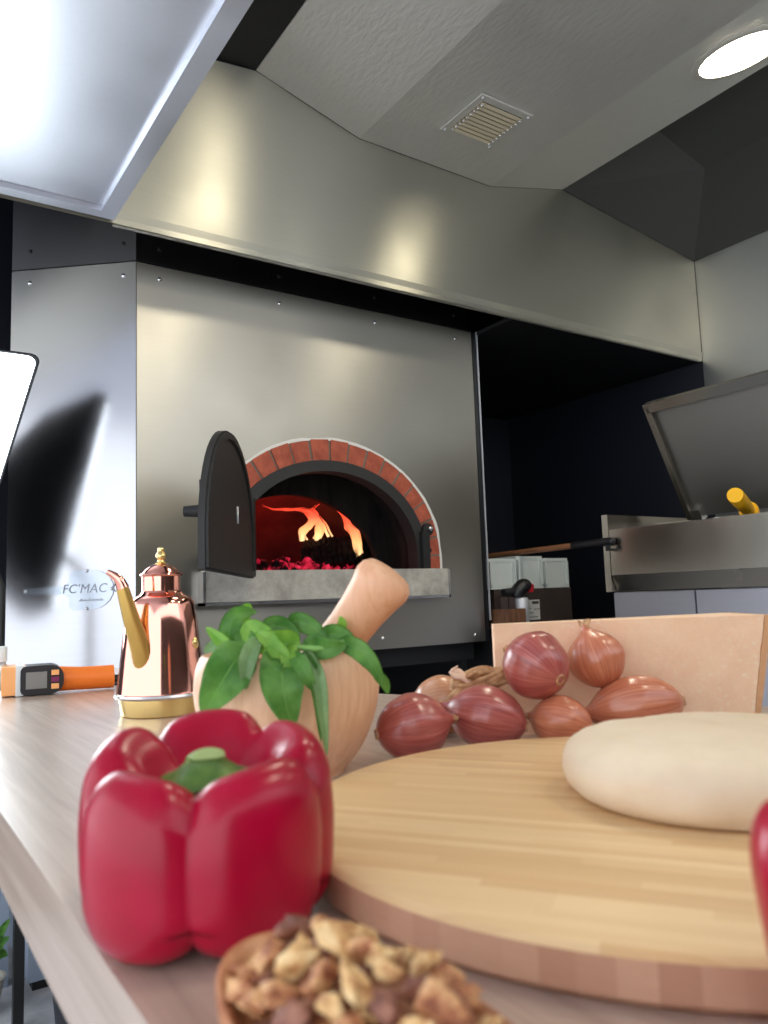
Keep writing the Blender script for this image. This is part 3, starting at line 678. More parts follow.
# ------------------------------------------------------------------ walnut bowl
wc=Vector((.096,.155,.9))
wb=thing('wooden_bowl','small oval olive wood bowl heaped with chopped walnuts','bowl',tuple(wc))
bm=bmesh.new(); add_lathe(bm,[(0,0),(.013,0),(.017,.001),(.024,.010),(.0265,.020),(.027,.0255),(.0262,.0265),(.0245,.0255),(.023,.019),(.018,.010),(.010,.006),(0,.005)],wc,(0,0,1),64,sx=1,sy=2.22,xdir=(1,0,0))
bm_obj('bowl',bm,M['bowlwood'],wb,smooth=True,angle=60); wb.children[0].name='bowl_shell'; adopt(wb)
variants=[]
rv=random.Random(12)
for i in range(9):
    bm=bmesh.new(); off=Vector((i*7.3,i*3.1,i)); sc=Vector((rv.uniform(1.0,1.45),rv.uniform(.65,.95),rv.uniform(.5,.75)))
    for q in range(13):
        d_=Vector((rv.gauss(0,1),rv.gauss(0,1),rv.gauss(0,1))).normalized()*rv.uniform(.88,1.05); bm.verts.new((d_.x*sc.x,d_.y*sc.y,d_.z*sc.z))
    h_=bmesh.ops.convex_hull(bm,input=bm.verts[:]); bmesh.ops.delete(bm,geom=[g for g in h_['geom_interior'] if isinstance(g,bmesh.types.BMVert)],context='VERTS')
    bmesh.ops.bevel(bm,geom=bm.edges[:],offset=.10,segments=1,affect='EDGES',clamp_overlap=True)
    bmesh.ops.subdivide_edges(bm,edges=bm.edges[:],cuts=2,use_grid_fill=True); bmesh.ops.triangulate(bm,faces=bm.faces[:])
    for v in bm.verts:
        p=v.co.copy(); v.co=p*(1+.16*noise.noise(p*2.2+off)+.12*noise.noise(p*5+off)-.30*max(0,1-abs(p.y+.3*noise.noise(p*1.6+off))*4.5)*(1 if i%3 else .2))
    me=bpy.data.meshes.new('walnut_piece')
    bm.to_mesh(me); bm.free()
    for p in me.polygons: p.use_smooth=True
    me.materials.append([M['nutb'],M['nutc'],M['nutb'],M['nutc'],M['nutd'],M['nutb'],M['nutb'],M['nutc'],M['nutd']][i]); variants.append(me)
labs={0:'brown-skinned walnut piece in the heap filling the small oval bowl',1:'pale cream walnut piece in the heap filling the small oval bowl',4:'dark skinned walnut piece in the heap filling the small oval bowl'}
spots=[]; tries=0
for q in range(26):                 # the layer underneath
    a=q*2.4; rr=math.sqrt((q+.5)/26)*.72; spots.append((wc+Vector((.0245*rr*math.cos(a),.0555*rr*math.sin(a),.0165+rv.uniform(-.002,.002))),rv.uniform(.0055,.007)))
while len(spots)<130 and tries<20000:
    tries+=1; a=rv.uniform(0,2*PI); rr=math.sqrt(rv.random())*.90; x=.0245*rr*math.cos(a); y=.0555*rr*math.sin(a)
    h=.0225+.0165*(1-rr**2)+rv.uniform(-.003,.003); s=rv.uniform(.0046,.0072)
    p=wc+Vector((x,y,h))
    if all((p-q).length>.70*(s+t) for q,t in spots): spots.append((p,s))
for i,(p,s) in enumerate(spots):
    vi=rv.randrange(9); o=bpy.data.objects.new('walnut_piece',variants[vi]); COL.objects.link(o); o.location=p; o.scale=(s,s,s); o.rotation_euler=(rv.uniform(-.7,.7),rv.uniform(-.7,.7),rv.uniform(0,6.28))
    kd={0:0,2:0,5:0,6:0,4:4,8:4}.get(vi,1); tag(o,labs[kd],'walnut',{0:'brown walnut pieces in the bowl',1:'pale walnut pieces in the bowl',4:'dark walnut pieces in the bowl'}[kd])

# ------------------------------------------------------------------ mortar, pestle, basil
mc=Vector((.2520,.5040,.9))
mo=thing('mortar','round light wooden mortar filled with basil behind the red pepper','mortar',tuple(mc))
prof=[(0,0),(.036,0),(.040,.002),(.049,.012),(.0575,.026),(.0635,.042),(.0662,.058),(.0650,.072),(.0625,.080),(.0600,.0838),(.0580,.0832),(.0562,.079),(.054,.065),(.046,.042),(.030,.025),(.012,.017),(0,.016)]
pr=[(max(p.x*.985,0),p.y) for p in catmull([(a,b,0) for a,b in prof],3)]; pr[0]=(0,0); pr[-1]=(0,.016)
lathe('mortar_bowl',pr,M['mortarwood'],mo,mc,(0,0,1),64,angle=60); adopt(mo)
e1=at(382,583,.545); e0=at(304,690,.560); ax=(e1-e0); Lp=ax.length
pe=thing('pestle','light wooden pestle leaning out of the mortar','pestle',tuple(e0))
pr=[(0,0),(.012,.001),(.018,.006),(.0195,.014),(.018,.028),(.0168,.045),(.0165,.6*Lp),(.0172,.75*Lp),(.0192,.9*Lp),(.0208,.97*Lp),(.0212,Lp),(.0204,Lp+.005),(.017,Lp+.009),(.009,Lp+.0108),(0,Lp+.011)]
lathe('pestle_shaft',pr,M['pestlewood'],pe,e0,ax,40,angle=60); adopt(pe)

def leaf(name,pts,w,m,parent,side=None,fold=.25,curl=0.,nu=18,nv=10,shape=1.):
    P=catmull(pts,max(3,nu//(len(pts)-1))); n=len(P); bm=bmesh.new(); rows=[]
    s=None
    for i,p in enumerate(P):
        t=i/(n-1); tan=(P[min(i+1,n-1)]-P[max(i-1,0)]).normalized()
        view=(CAM-p).normalized() if side is None else Vector(side)
        sd=tan.cross(view)
        if sd.length<.05: sd=s if s else tan.orthogonal()
        sd.normalize()
        if s is not None and sd.dot(s)<0: sd=-sd
        s=sd; nn=sd.cross(tan).normalized()
        hw_=w*.45*(math.sin(PI*min(1,t**.72*.985+.012))**.8)
        row=[]
        for q in (-1,-.8,-.6,-.4,-.2,-.03,.03,.2,.4,.6,.8,1):
            z=abs(q)*fold*hw_-curl*hw_*q*q+.06*hw_*math.sin(t*22+abs(q)*3)*abs(q)
            row.append(bm.verts.new(p+sd*(q*hw_)+nn*z))
        rows.append(row)
    for a,b in zip(rows,rows[1:]):
        for j in range(len(a)-1): bm.faces.new((a[j],a[j+1],b[j+1],b[j])).material_index=int(j==5)
    g=bmesh.ops.solidify(bm,geom=bm.faces[:],thickness=.0006)
    return bm_obj(name,bm,[m,M['vein']],parent,smooth=True)
ba=thing('basil_sprig','fresh green basil leaves draped over the rim of the wooden mortar','basil',(.243,.507,.975))
df=.490
L_=[ # points (px,py,depth), width m, material
 ([(246,648,.50),(233,664,.478),(217,690,.474),(202,714,.476)],.032,'leaf',.15),
 ([(284,652,.495),(282,672,.478),(285,700,.472),(293,728,.474)],.031,'leaf',.12),
 ([(306,650,.50),(318,676,.478),(323,712,.474),(327,756,.476)],.010,'leafpale',.5),
 ([(302,652,.50),(313,672,.482),(318,700,.478),(321,742,.479)],.009,'leaf',.5),
 ([(257,638,.50),(249,655,.480),(246,672,.476),(246,690,.478)],.012,'leafpale',.5),
 ([(338,642,.51),(356,648,.498),(372,664,.492),(384,686,.492)],.0145,'leaf',.25),
 ([(374,672,.496),(384,682,.495),(388,694,.497)],.008,'leaf',.25),
 ([(232,654,.52),(229,632,.52),(238,614,.53),(257,612,.54)],.016,'leaf',.35),
 ([(246,640,.53),(240,625,.535),(246,610,.54),(252,606,.545)],.013,'leaflight',.3),
 ([(230,650,.50),(220,640,.505),(206,627,.515)],.010,'leaflight',.3),
 ([(228,652,.505),(215,646,.51),(204,652,.52)],.010,'leafpale',.3),
 ([(288,622,.53),(300,622,.525),(316,630,.52),(328,640,.515)],.015,'leaf',.2),
 ([(243,624,.52),(258,636,.505),(274,648,.49),(290,656,.485)],.020,'leaflight',.2),
 ([(292,652,.49),(300,664,.478),(308,678,.474),(314,692,.475)],.012,'leaf',.2),
 ([(276,652,.50),(272,662,.482),(270,672,.478),(270,682,.479)],.016,'leaf',.3),
 ([(240,630,.52),(246,642,.505),(252,654,.49),(254,664,.485)],.016,'leaf',.25),
 ([(320,636,.52),(334,634,.515),(348,640,.51),(356,650,.505)],.015,'leaf',.25),
 ([(300,640,.505),(286,642,.498),(270,640,.495),(256,632,.50)],.018,'leaflight',.25),
 ([(286,644,.50),(288,656,.486),(284,670,.480)],.014,'leaflight',.25),
 ([(262,628,.53),(276,626,.525),(290,630,.52),(300,640,.515)],.016,'leaf',.25),
 ([(338,632,.53),(342,624,.53),(340,616,.53)],.008,'leaflight',.25),
 ([(304,640,.51),(318,648,.50),(334,648,.496),(346,644,.50)],.016,'leaf',.25),
]
for pts,w,mm,fo in L_: leaf('leaf',[at(*p) for p in pts],w,M[mm],ba,fold=fo)
tube('stem',catmull([at(350,640,.51),at(325,648,.50),at(300,648,.50),at(278,646,.50),at(256,642,.51)],5),[.0022,.0016],M['vein'],ba,8)
tube('stem',catmull([at(300,648,.50),at(290,660,.53),at(285,680,.55)],5),[.0018,.002],M['vein'],ba,8)
adopt(ba)
lf=leaf('basil_leaf',[Vector((.0810,.358,.9015)),Vector((.0855,.352,.9045)),Vector((.0915,.346,.9055)),Vector((.095,.341,.9018))],.009,M['leaf'],None,side=(0,0,1),fold=.3)
tag(lf,'small loose green leaf lying on the table beside the red pepper','leaf')

# ------------------------------------------------------------------ onions
def onion(label,c,axis,r,el,m,roots=True,tip='short',seed=0,flip=False):
    if flip: axis=-Vector(axis)
    c=Vector(c); root=thing('onion',label,'onion',tuple(c)); x,y,z=frame_from(axis)
    prof=[(0,-.98),(.10,-.975),(.22,-.93),(.50,-.80),(.80,-.52),(.96,-.18),(1,.08),(.93,.40),(.74,.70),(.48,.92),(.27,1.06),(.15,1.18),(.10,1.32)]
    pr=[(p.x,p.y) for p in catmull([(a,b,0) for a,b in prof],4)]
    bm=bmesh.new(); n=48; rs=[]
    for a,h in pr:
        if a<1e-4: rs.append([bm.verts.new((0,0,h*r*el))]); continue
        ring=[]
        for i in range(n):
            an_=2*PI*i/n; v=Vector((a*math.cos(an_),a*math.sin(an_),h)); f=1+.045*noise.noise(v*1.2+Vector((seed*3,seed,0)))+.012*math.cos(an_*9+seed)*a
            ring.append(bm.verts.new((v.x*r*f,v.y*r*f,h*r*el)))
        rs.append(ring)
    for a,b in zip(rs,rs[1:]):
        for i in range(n):
            j=(i+1)%n
            if len(a)==1: bm.faces.new((a[0],b[i],b[j]))
            else: bm.faces.new((a[i],b[i],b[j],a[j]))
    bm.faces.new(rs[-1])
    Rm=Matrix((x,y,z)).transposed()
    b=bm_obj('bulb',bm,m,root,smooth=True); b.rotation_euler=Rm.to_euler()
    # dry tip
    rd=random.Random(seed); bm=bmesh.new()
    ln={'short':.35,'tuft':.30,'stub':.12}[tip]
    for q in range(4):
        a=q*1.7; d0=Vector((.06*math.cos(a),.06*math.sin(a),1.2)); d1=d0+Vector((rd.uniform(-.25,.25),rd.uniform(-.25,.25),ln*rd.uniform(.7,1.1)))
        add_tube(bm,catmull([Vector((v.x*r,v.y*r,v.z*r*el)) for v in (d0,(d0+d1)/2+Vector((rd.uniform(-.08,.08),rd.uniform(-.08,.08),0)),d1)],4),[.13*r,.10*r,.03*r],6,.5)
    t=bm_obj('dry_tip',bm,M['dry'],root,smooth=True); t.rotation_euler=b.rotation_euler
    if roots:
        bm=bmesh.new()
        add_lathe(bm,[(.09*r,0),(.14*r,.03*r),(.17*r,.0),(.13*r,-.03*r)],(0,0,-.965*r*el),(0,0,-1),16)
        for q in range(16):
            a=q*.4+rd.random()*.2; p=Vector((.11*r*math.cos(a),.11*r*math.sin(a),-.965*r*el)); add_tube(bm,[p,p+Vector((.05*r*math.cos(a),.05*r*math.sin(a),-.05*r))],[.018*r,.008*r],5)
        t=bm_obj('roots',bm,M['dry'],root,smooth=True); t.rotation_euler=b.rotation_euler
    return root
rt=_r; up=Vector((0,0,1)); fw=Vector((_f.x,_f.y,0)).normalized()
def rest(x,d,z):
    k0=CAM.z+d*(_f.z+_r.z*(x-384)/FPX); return at(x,512+(k0-z)/(d*_u.z)*FPX,d)
onion('purple onion lying nearest the mortar at the left of the onion pile',rest(411,.567,.9245),rt*.85+up*.12+fw*.3,.0242,1.14,M['onionp'],tip='stub',seed=1)
onion('tan onion lying at the back left of the pile, half hidden by dry stalks',rest(441,.668,.926),rt*.8+up*.1-fw*.1,.0255,1.05,M['oniont'],tip='stub',seed=2)
onion('pink onion lying at the front of the pile below the round one',rest(489,.592,.9256),-rt*.92+up*.2+fw*.2,.0240,1.24,M['onionp'],tip='stub',seed=3)
onion('round purple onion on top of the pile with its root end showing',rest(537,.602,.9625),rt*.48-up*.30-fw*.72,.0265,1.0,M['onionp'],tip='stub',seed=4,flip=True)
onion('copper onion at the upper right of the pile leaning on the cheese',rest(597,.633,.9625),-rt*.25+up*.9+fw*.1,.0232,1.0,M['onionc'],tip='tuft',seed=5)
onion('long copper onion lying at the right end of the pile before the cheese',rest(639,.617,.9264),-rt*.93-up*.12+fw*.05,.0245,1.48,M['onionc'],tip='stub',seed=6)
onion('small copper onion low at the front between the round and long ones',rest(563,.590,.9200),-rt*.75+up*.1+fw*.4,.0205,1.12,M['onionc'],tip='stub',seed=7)
# braided dry stalk
bs=thing('onion_stalk','knotted dry onion stalks lying over the onions in front of the oven base','onion stalk',tuple(at(480,682,.63)))
rd=random.Random(3); bm=bmesh.new()
for q in range(9):
    a=q*.7; cc=at(484,681,.63); pts=[]
    for i in range(7):
        t=i/6*2*PI*.8+a; pts.append(cc+rt*(.021*math.cos(t)+rd.uniform(-.003,.003))+up*(.0065*math.sin(t*1.3)+rd.uniform(-.003,.003))+fw*(.008*math.sin(t)))
    add_tube(bm,catmull(pts,4),[.0042,.0052,.003],7,.55)
bm_obj('knot',bm,M['dry'],bs,smooth=True)
bm=bmesh.new()
add_tube(bm,catmull([at(470,684,.625),at(462,677,.625),at(455,676,.625),at(449,672,.625)],5),[.004,.0055,.005,.001],8,.45)
add_tube(bm,catmull([at(468,680,.63),at(460,672,.63),at(452,671,.63),at(458,666,.63)],5),[.003,.0045,.004,.001],8,.45)
bm_obj('papery_end',bm,M['papery'],bs,smooth=True)
bm=bmesh.new()
add_tube(bm,catmull([at(472,686,.625),at(460,694,.622),at(450,702,.622),at(442,707,.622)],5),[.005,.006,.005,.002],8,.5)
add_tube(bm,catmull([at(474,688,.62),at(464,697,.615),at(455,706,.612)],5),[.004,.005,.002],8,.5)
bm_obj('stalk_strand',bm,M['dry'],bs,smooth=True); adopt(bs)

# ------------------------------------------------------------------ cheese
A0=Vector((.451,.506,.9)); A1=Vector((.645,.380,.9)); dirc=(A1-A0).normalized(); nb_=Vector((-dirc.y,dirc.x,0))
if nb_.dot(fw)<0: nb_=-nb_
ch=thing('cheese_wedge','large wedge of hard cheese standing behind the onions and dough','cheese',tuple((A0+A1)/2))
Lc=(A1-A0).length; Hc=.0935
def cheese():
    bm=bmesh.new(); nx,nz=40,16; 
    def gp(u,v,t): # u along 0..1, v height, t thickness
        th_=.012+.075*u; p=A0+dirc*(u*(Lc+.018*v-.014))+nb_*(th_*t)+Vector((0,0,v*Hc)); return p
    F=[[bm.verts.new(gp(i/nx,j/nz,0)+nb_*(.0012*noise.noise(Vector((i*.5,j*.5,0)))+.0008*noise.noise(Vector((i*1.7,j*1.7,3))))) for j in range(nz+1)] for i in range(nx+1)]
    Bk=[[bm.verts.new(gp(i/nx,j/nz,1)) for j in (0,nz)] for i in range(nx+1)]
    for i in range(nx):
        for j in range(nz): bm.faces.new((F[i][j],F[i+1][j],F[i+1][j+1],F[i][j+1]))
        bm.faces.new((Bk[i][0],Bk[i][1],Bk[i+1][1],Bk[i+1][0])); bm.faces.new((F[i][nz],F[i+1][nz],Bk[i+1][1],Bk[i][1])); bm.faces.new((F[i][0],Bk[i][0],Bk[i+1][0],F[i+1][0]))
    bm.faces.new([F[0][j] for j in range(nz+1)]+[Bk[0][1],Bk[0][0]]); bm.faces.new([F[nx][j] for j in range(nz,-1,-1)]+[Bk[nx][0],Bk[nx][1]])
    return bm_obj('paste',bm,M['cheese'],ch,smooth=True,angle=40)
cheese()
bm=bmesh.new(); q0=A0+dirc*(Lc-.0136); rows=[]
for i in range(9):
    v=i/8; bulge=.004*math.sin(PI*v)
    rows.append([bm.verts.new(q0+nb_*(-.0005)+dirc*(.018*v)+Vector((0,0,v*Hc))),bm.verts.new(q0-nb_*.0005+dirc*(.018*v+.0045+bulge*.3)+Vector((0,0,v*Hc))),
      bm.verts.new(q0+nb_*.088+dirc*(.018*v+.010+bulge)+Vector((0,0,v*Hc))),bm.verts.new(q0+nb_*.088+dirc*(.018*v)+Vector((0,0,v*Hc)))])
for a,b in zip(rows,rows[1:]):
    for k_ in range(4): bm.faces.new((a[k_],a[(k_+1)%4],b[(k_+1)%4],b[k_]))
bm.faces.new(rows[0][::-1]); bm.faces.new(rows[-1]); bm_obj('rind',bm,M['rind'],ch,smooth=True,angle=40)
adopt(ch)

# ------------------------------------------------------------------ copper oil cruet
cc=Vector((.281,.876,.9))
cr=thing('oil_cruet','polished copper oil cruet with brass base and long brass spout','oil can',tuple(cc))
rx=dict(n=56,xdir=tuple(rt))
lathe('body',[(.0495,.0215),(.0480,.026),(.0440,.065),(.0400,.100),(.0365,.120),(.0350,.1245),(.0320,.128),(.0260,.131),(.0215,.135)],M['copper'],cr,cc,n=56,angle=30)
lathe('brass_base',[(0,0),(.042,0),(.0435,.001),(.0465,.019),(.0465,.0205),(.02,.0205)],M['brass'],cr,cc,n=56,angle=30)
lathe('base_seam',[(.046,.0185),(.0503,.0195),(.0512,.0215),(.0503,.0238),(.0480,.0245)],M['solder'],cr,cc,n=56)
lathe('neck',[(.0232,.133),(.0225,.1345),(.0212,.136),(.0212,.1535)],M['copper'],cr,cc,n=56)
ld=lathe('lid',[(.0205,.152),(.0232,.1525),(.0240,.1540),(.0232,.1556),(.0215,.1562),(.0185,.160),(.0125,.1645),(.0075,.1665),(0,.1670)],M['copper'],cr,cc,n=48,angle=25)
lathe('finial',[(.0062,.1660),(.0066,.1675),(.0045,.169),(.0040,.171),(.0058,.1735),(.0062,.1765),(.0045,.1795),(.0036,.1805),(.0042,.182),(.0034,.185),(0,.1865)],M['brass'],ld,cc,n=20)
sp_pts=[at(147,682,.838),at(141,650,.832),at(131,618,.826),at(122,586,.822)]
tube('spout',catmull(sp_pts,8),[.0118,.0112,.0090,.0064],M['brassworn'],cr,16,.72,rt)
tube('spout_tip',catmull([at(123,588,.822),at(119,580,.821),at(113,575,.820),at(107,571.5,.819)],5),[.0068,.0056,.0040,.0026],M['copper'],cr,12,.8,rt)
# spout foot
bm=bmesh.new(); add_lathe(bm,[(0,.004),(.007,.003),(.0116,0),(.0116,-.014)],at(147,681,.840),(at(147,684,.838)-at(141,650,.832)),16); bm_obj('spout_foot',bm,M['brassworn'],cr,smooth=True)
hp=cc+rt*.0405-fw*.010+Vector((0,0,.078))
lathe('handle_boss',[(0,.004),(.004,.0035),(.0065,.0015),(.0075,-.002)],M['brass'],cr,hp,rt-fw*.3+up*.15,14)
adopt(cr)

# ------------------------------------------------------------------ infrared thermometer
ta=Vector((.163,1.212,.9)); tbv=Vector((.309,1.190,.9)); tx=(tbv-ta).normalized(); ty=Vector((-tx.y,tx.x,0)); TM=Matrix(((tx.x,ty.x,0,ta.x),(tx.y,ty.y,0,ta.y),(0,0,1,ta.z),(0,0,0,1)))
ir=thing('infrared_thermometer','orange and black infrared thermometer lying on the table by the cruet','thermometer',tuple(ta))
bm=bmesh.new(); add_box(bm,.0,.03,-.012,.05,.002,.041,TM); bm_obj('sensor_head',bm,M['peach'],ir,bevel=.006,seg=3)
bm=bmesh.new(); add_box(bm,.018,.028,-.016,.045,.001,.042,TM); bm_obj('collar',bm,M['whitepl'],ir,bevel=.003)
bm=bmesh.new(); pts=[]
for cx_,cz_,r_,a0 in ((.032,.0335,.008,180),(.063,.0245,.017,90),(.063,.0185,.017,0),(.032,.0095,.008,270)):
    for i in range(9):
        a=math.radians(a0-90*i/8) if a0!=270 else math.radians(270-90*i/8)
        pts.append((cx_+r_*math.cos(a),cz_+r_*math.sin(a)))
A_=[bm.verts.new(TM@Vector((x,-.020,z))) for x,z in pts]; B_=[bm.verts.new(TM@Vector((x,.030,z))) for x,z in pts]
bm.faces.new(A_); bm.faces.new(B_[::-1])
for i in range(len(pts)): bm.faces.new((A_[i],B_[i],B_[(i+1)%len(pts)],A_[(i+1)%len(pts)]))
bz=bm_obj('bezel',bm,M['blackpl'],ir,bevel=.0015)
box('screen',.031,.058,-.0212,-.019,.010,.033,M['screen'],bz,M=TM,bevel=.001)
for z_,mm in ((.031,'peach'),(.0215,'purple'),(.012,'peach')):
    box('button',.0635,.0735,-.0222,-.019,z_-.0035,z_+.0035,M[mm],bz,M=TM,bevel=.0015)
bm=bmesh.new(); add_tube(bm,catmull([TM@Vector((.070,.004,.020)),TM@Vector((.10,.003,.0185)),TM@Vector((.13,.003,.018)),TM@Vector((.149,.003,.018))],5),[.018,.0165,.0165,.0168],18,.95,up); bm_obj('grip',bm,M['orange'],ir,bevel=.002)
bm=bmesh.new(); add_tube(bm,[TM@Vector((.148,.003,.014)),TM@Vector((.156,.003,.014))],.006,10); bm_obj('strap_ring',bm,M['blackpl'],ir,smooth=True,angle=40)
adopt(ir)
# white bottle and cable at the frame's left edge
bp=Vector((.1665,1.262,.9)); bo=thing('plastic_bottle','small clear plastic bottle with white cap at the left photo edge','bottle',tuple(bp))
lathe('bottle_body',[(0,0),(.016,0),(.018,.003),(.018,.03),(.014,.038),(.009,.043),(.009,.048)],M['clear'],bo,bp); lathe('cap',[(.0095,.046),(.0105,.047),(.0105,.066),(.009,.068),(0,.068)],M['whitepl'],bo,bp); adopt(bo)
cb=bmesh.new(); add_tube(cb,catmull([(.155,1.36,.9035),(.20,1.37,.9035),(.26,1.35,.9035),(.30,1.30,.9035),(.325,1.22,.9035)],8),.003,8); tag(bm_obj('cable',cb,M['blackpl'],None,smooth=True),'thin black cable lying on the table behind the orange thermometer','cable')

# ------------------------------------------------------------------ cookline on the right
gr=thing('griddle','stainless cooking station with its hinged lid standing open at right','griddle',(2.25,1.0,0))
y1=1.665; yb=-.2
bm=bmesh.new(); add_box(bm,2.0,2.006,yb,y1,1.065,1.211); bm_obj('apron',bm,M['grill'],gr)
mesh_obj('apron_return',[(2.0,yb,1.065),(2.0,y1,1.065),(2.022,y1,1.014),(2.022,yb,1.014),(2.006,yb,1.068),(2.006,y1,1.068),(2.027,y1,1.018),(2.027,yb,1.018)],[(0,1,2,3),(4,7,6,5),(0,4,5,1),(3,2,6,7),(1,5,6,2),(0,3,7,4)],M['grill'],gr)
box('end_plate',2.0,2.46,1.668,1.692,1.012,1.262,M['grill'],gr,.003)
box('cooking_plate',2.007,2.46,yb,1.667,1.12,1.15,M['irondark'],gr)
box('back_guard',2.33,2.46,yb,1.667,1.15,1.245,M['grill'],gr)
cbx=box('cabinet',2.04,2.46,yb,1.69,.10,1.010,M['cab'],gr)
for a,b in ((yb+.01,.70),(.705,1.384),(1.390,1.685)):
    box('cabinet_door',2.028,2.04,a,b,.14,1.008,M['cab'],cbx,.002)
box('plinth',2.08,2.44,yb+.02,1.66,0,.10,M['black'],gr)
# lid, leaning over the plate
H0=Vector((2.30,1.565,1.252)); H1=Vector((2.105,1.565,1.622)); lv=(H1-H0); ll=lv.length; lv.normalize(); ln_=Vector((-lv.z,0,lv.x))
if ln_.x>0: ln_=-ln_
LM=Matrix(((0,ln_.x,lv.x,H0.x),(-1,ln_.y,lv.y,H0.y),(0,ln_.z,lv.z,H0.z),(0,0,0,1)))
bm=bmesh.new(); add_box(bm,0,1.6,-.006,0,0,ll,LM); ld=bm_obj('lid',bm,M['lidin'],gr)
bm=bmesh.new(); add_box(bm,0,1.6,0,.026,ll-.006,ll,LM); add_box(bm,0,.006,0,.026,0,ll-.006,LM); add_box(bm,.006,.018,.020,.026,.0,ll-.006,LM); add_box(bm,.006,1.6,.020,.026,ll-.030,ll-.006,LM); bm_obj('lid_flange',bm,M['grill'],ld)
box('hinge',.006,.05,-.012,.02,-.010,.03,M['brightsteel'],ld,M=LM,bevel=.003)
for o in (gr,): pass
bm=bmesh.new(); add_box(bm,1.972,2.0,1.642,1.66,1.143,1.150); add_box(bm,1.972,1.976,1.642,1.66,1.150,1.162); bm_obj('tool_hook',bm,M['irondark'],gr)
adopt(gr)
sc_=thing('scraper','yellow handled scraper lying on the rim of the steel cooking station','scraper',tuple(at(745,508,2.20)))
h0=at(735,495,2.10); h1=at(750,512,2.26)
bm=bmesh.new(); add_tube(bm,[h0,h0+(h1-h0)*.08,h0+(h1-h0)*.5,h1],[.021,.0225,.021,.017],20); bm_obj('handle',bm,M['yellow'],sc_,bevel=.003)
box('blade',-.05,.05,-.002,.002,-.02,.01,M['brightsteel'],sc_,M=Matrix.Translation(h1+(h1-h0)*.2)@Matrix.Rotation(.6,4,'Y'))
bm=bmesh.new(); add_tube(bm,[h1-(h1-h0)*.1+rt*.0,h1+(h1-h0)*.1],[.027,.024],16); bm_obj('collar',bm,M['yellow'],sc_,smooth=True,angle=40)
adopt(sc_)
# back bench and what stands on it
bn=thing('back_bench','dark bench in the recess between oven and cooking station','bench',(2.1,2.3,0))
box('bench_top',1.78,2.485,1.80,2.90,.875,.90,M['blackgloss'],bn,.003); box('bench_body',1.80,2.47,1.84,2.88,0,.875,M['black'],bn); adopt(bn)
bx=bmesh.new(); add_box(bx,1.845,2.235,2.06,2.26,.9,1.033); bb=bm_obj('storage_bag',bx,M['brownbag'],None,bevel=.02,seg=4); tag(bb,'dark brown bag under the row of white bins','bag')
lb=box('paper_label',1.955,2.06,2.0545,2.0595,.92,.992,M['paper'],None); tag(lb,'white printed label card standing against the brown bag','label')
bm=bmesh.new()
for x,z,w,h in ((2.022,.982,.033,.010),(1.985,.975,.02,.004),(1.965,.962,.05,.0025),(2.03,.958,.03,.0025),(1.965,.945,.06,.0025),(1.962,.93,.085,.0025)):
    add_box(bm,x,x+w,2.0537,2.0546,z-h/2,z+h/2)
bm_obj('print',bm,M['ink'],lb)
for nm,x0_,x1_,z1_,lab in (('a',1.83,1.965,1.143,'left white plastic bin of the row, behind the thin steel strip'),('b',1.968,2.10,1.152,'middle white plastic bin of the row, standing a little taller'),('c',2.103,2.235,1.145,'right white plastic bin of the row, nearest the black tool grip')):
    t=thing('storage_bin',lab,'bin',((x0_+x1_)/2,2.15,1.0335),'white bins on the brown bag')
    bm=bmesh.new(); y0_,yq=2.07,2.25; w_=.004; ta_=.008
    def rr_(z,ins): return [(x0_+ins,y0_+ins,z),(x1_-ins,y0_+ins,z),(x1_-ins,yq-ins,z),(x0_+ins,yq-ins,z)]
    zb=1.034
    rings=[rr_(zb,ta_),rr_(z1_-.012,.003),rr_(z1_-.012,0),rr_(z1_,0),rr_(z1_,w_),rr_(zb+.004,ta_+w_)]
    rings=[[bm.verts.new(p) for p in q] for q in rings]
    for a,b in zip(rings,rings[1:]):
        for i in range(4): bm.faces.new((a[i],a[(i+1)%4],b[(i+1)%4],b[i]))
    bm.faces.new(rings[0][::-1]); bm.faces.new(rings[-1]); tb_=bm_obj('tub',bm,M['bin'],t)
    bm=bmesh.new(); 
    for xx in (x0_+.005,x1_-.013): add_box(bm,xx,xx+.008,2.062,2.0735,zb+.008,z1_-.012)
    add_box(bm,x0_+.005,x1_-.005,2.062,2.0735,zb+.0,zb+.012); bm_obj('ribs',bm,M['bin'],t); adopt(t)
tp=Vector((1.905,1.99,.9)); tr=thing('blow_torch','silver can blow torch with black and red head before the brown bag','torch',tuple(tp))
lathe('can',[(0,0),(.025,0),(.027,.003),(.027,.095),(.024,.101),(.012,.105)],M['alu'],tr,tp,n=28,angle=40)
bm=bmesh.new(); add_tube(bm,catmull([tp+Vector((-.012,0,.104)),tp+Vector((-.01,0,.125)),tp+Vector((.012,-.004,.143)),tp+Vector((.034,-.006,.143))],5),[.022,.026,.026,.018],16); hd_=bm_obj('head',bm,M['blackpl'],tr,smooth=True,angle=50)
bm=bmesh.new(); add_tube(bm,[tp+Vector((.025,-.006,.147)),tp+Vector((.040,-.007,.138)),tp+Vector((.042,-.007,.12))],[.014,.017,.011],14); bm_obj('trigger',bm,M['redpl'],hd_,smooth=True,angle=50)
bm=bmesh.new(); add_tube(bm,[tp+Vector((-.01,0,.126)),tp+Vector((-.075,.004,.122))],[.014,.013],14); bm_obj('nozzle',bm,M['irondark'],hd_,smooth=True,angle=50); adopt(tr)
wbk=thing('wooden_caddy','brown wooden caddy beside the silver blow torch','caddy',(1.83,1.95,.9)); 
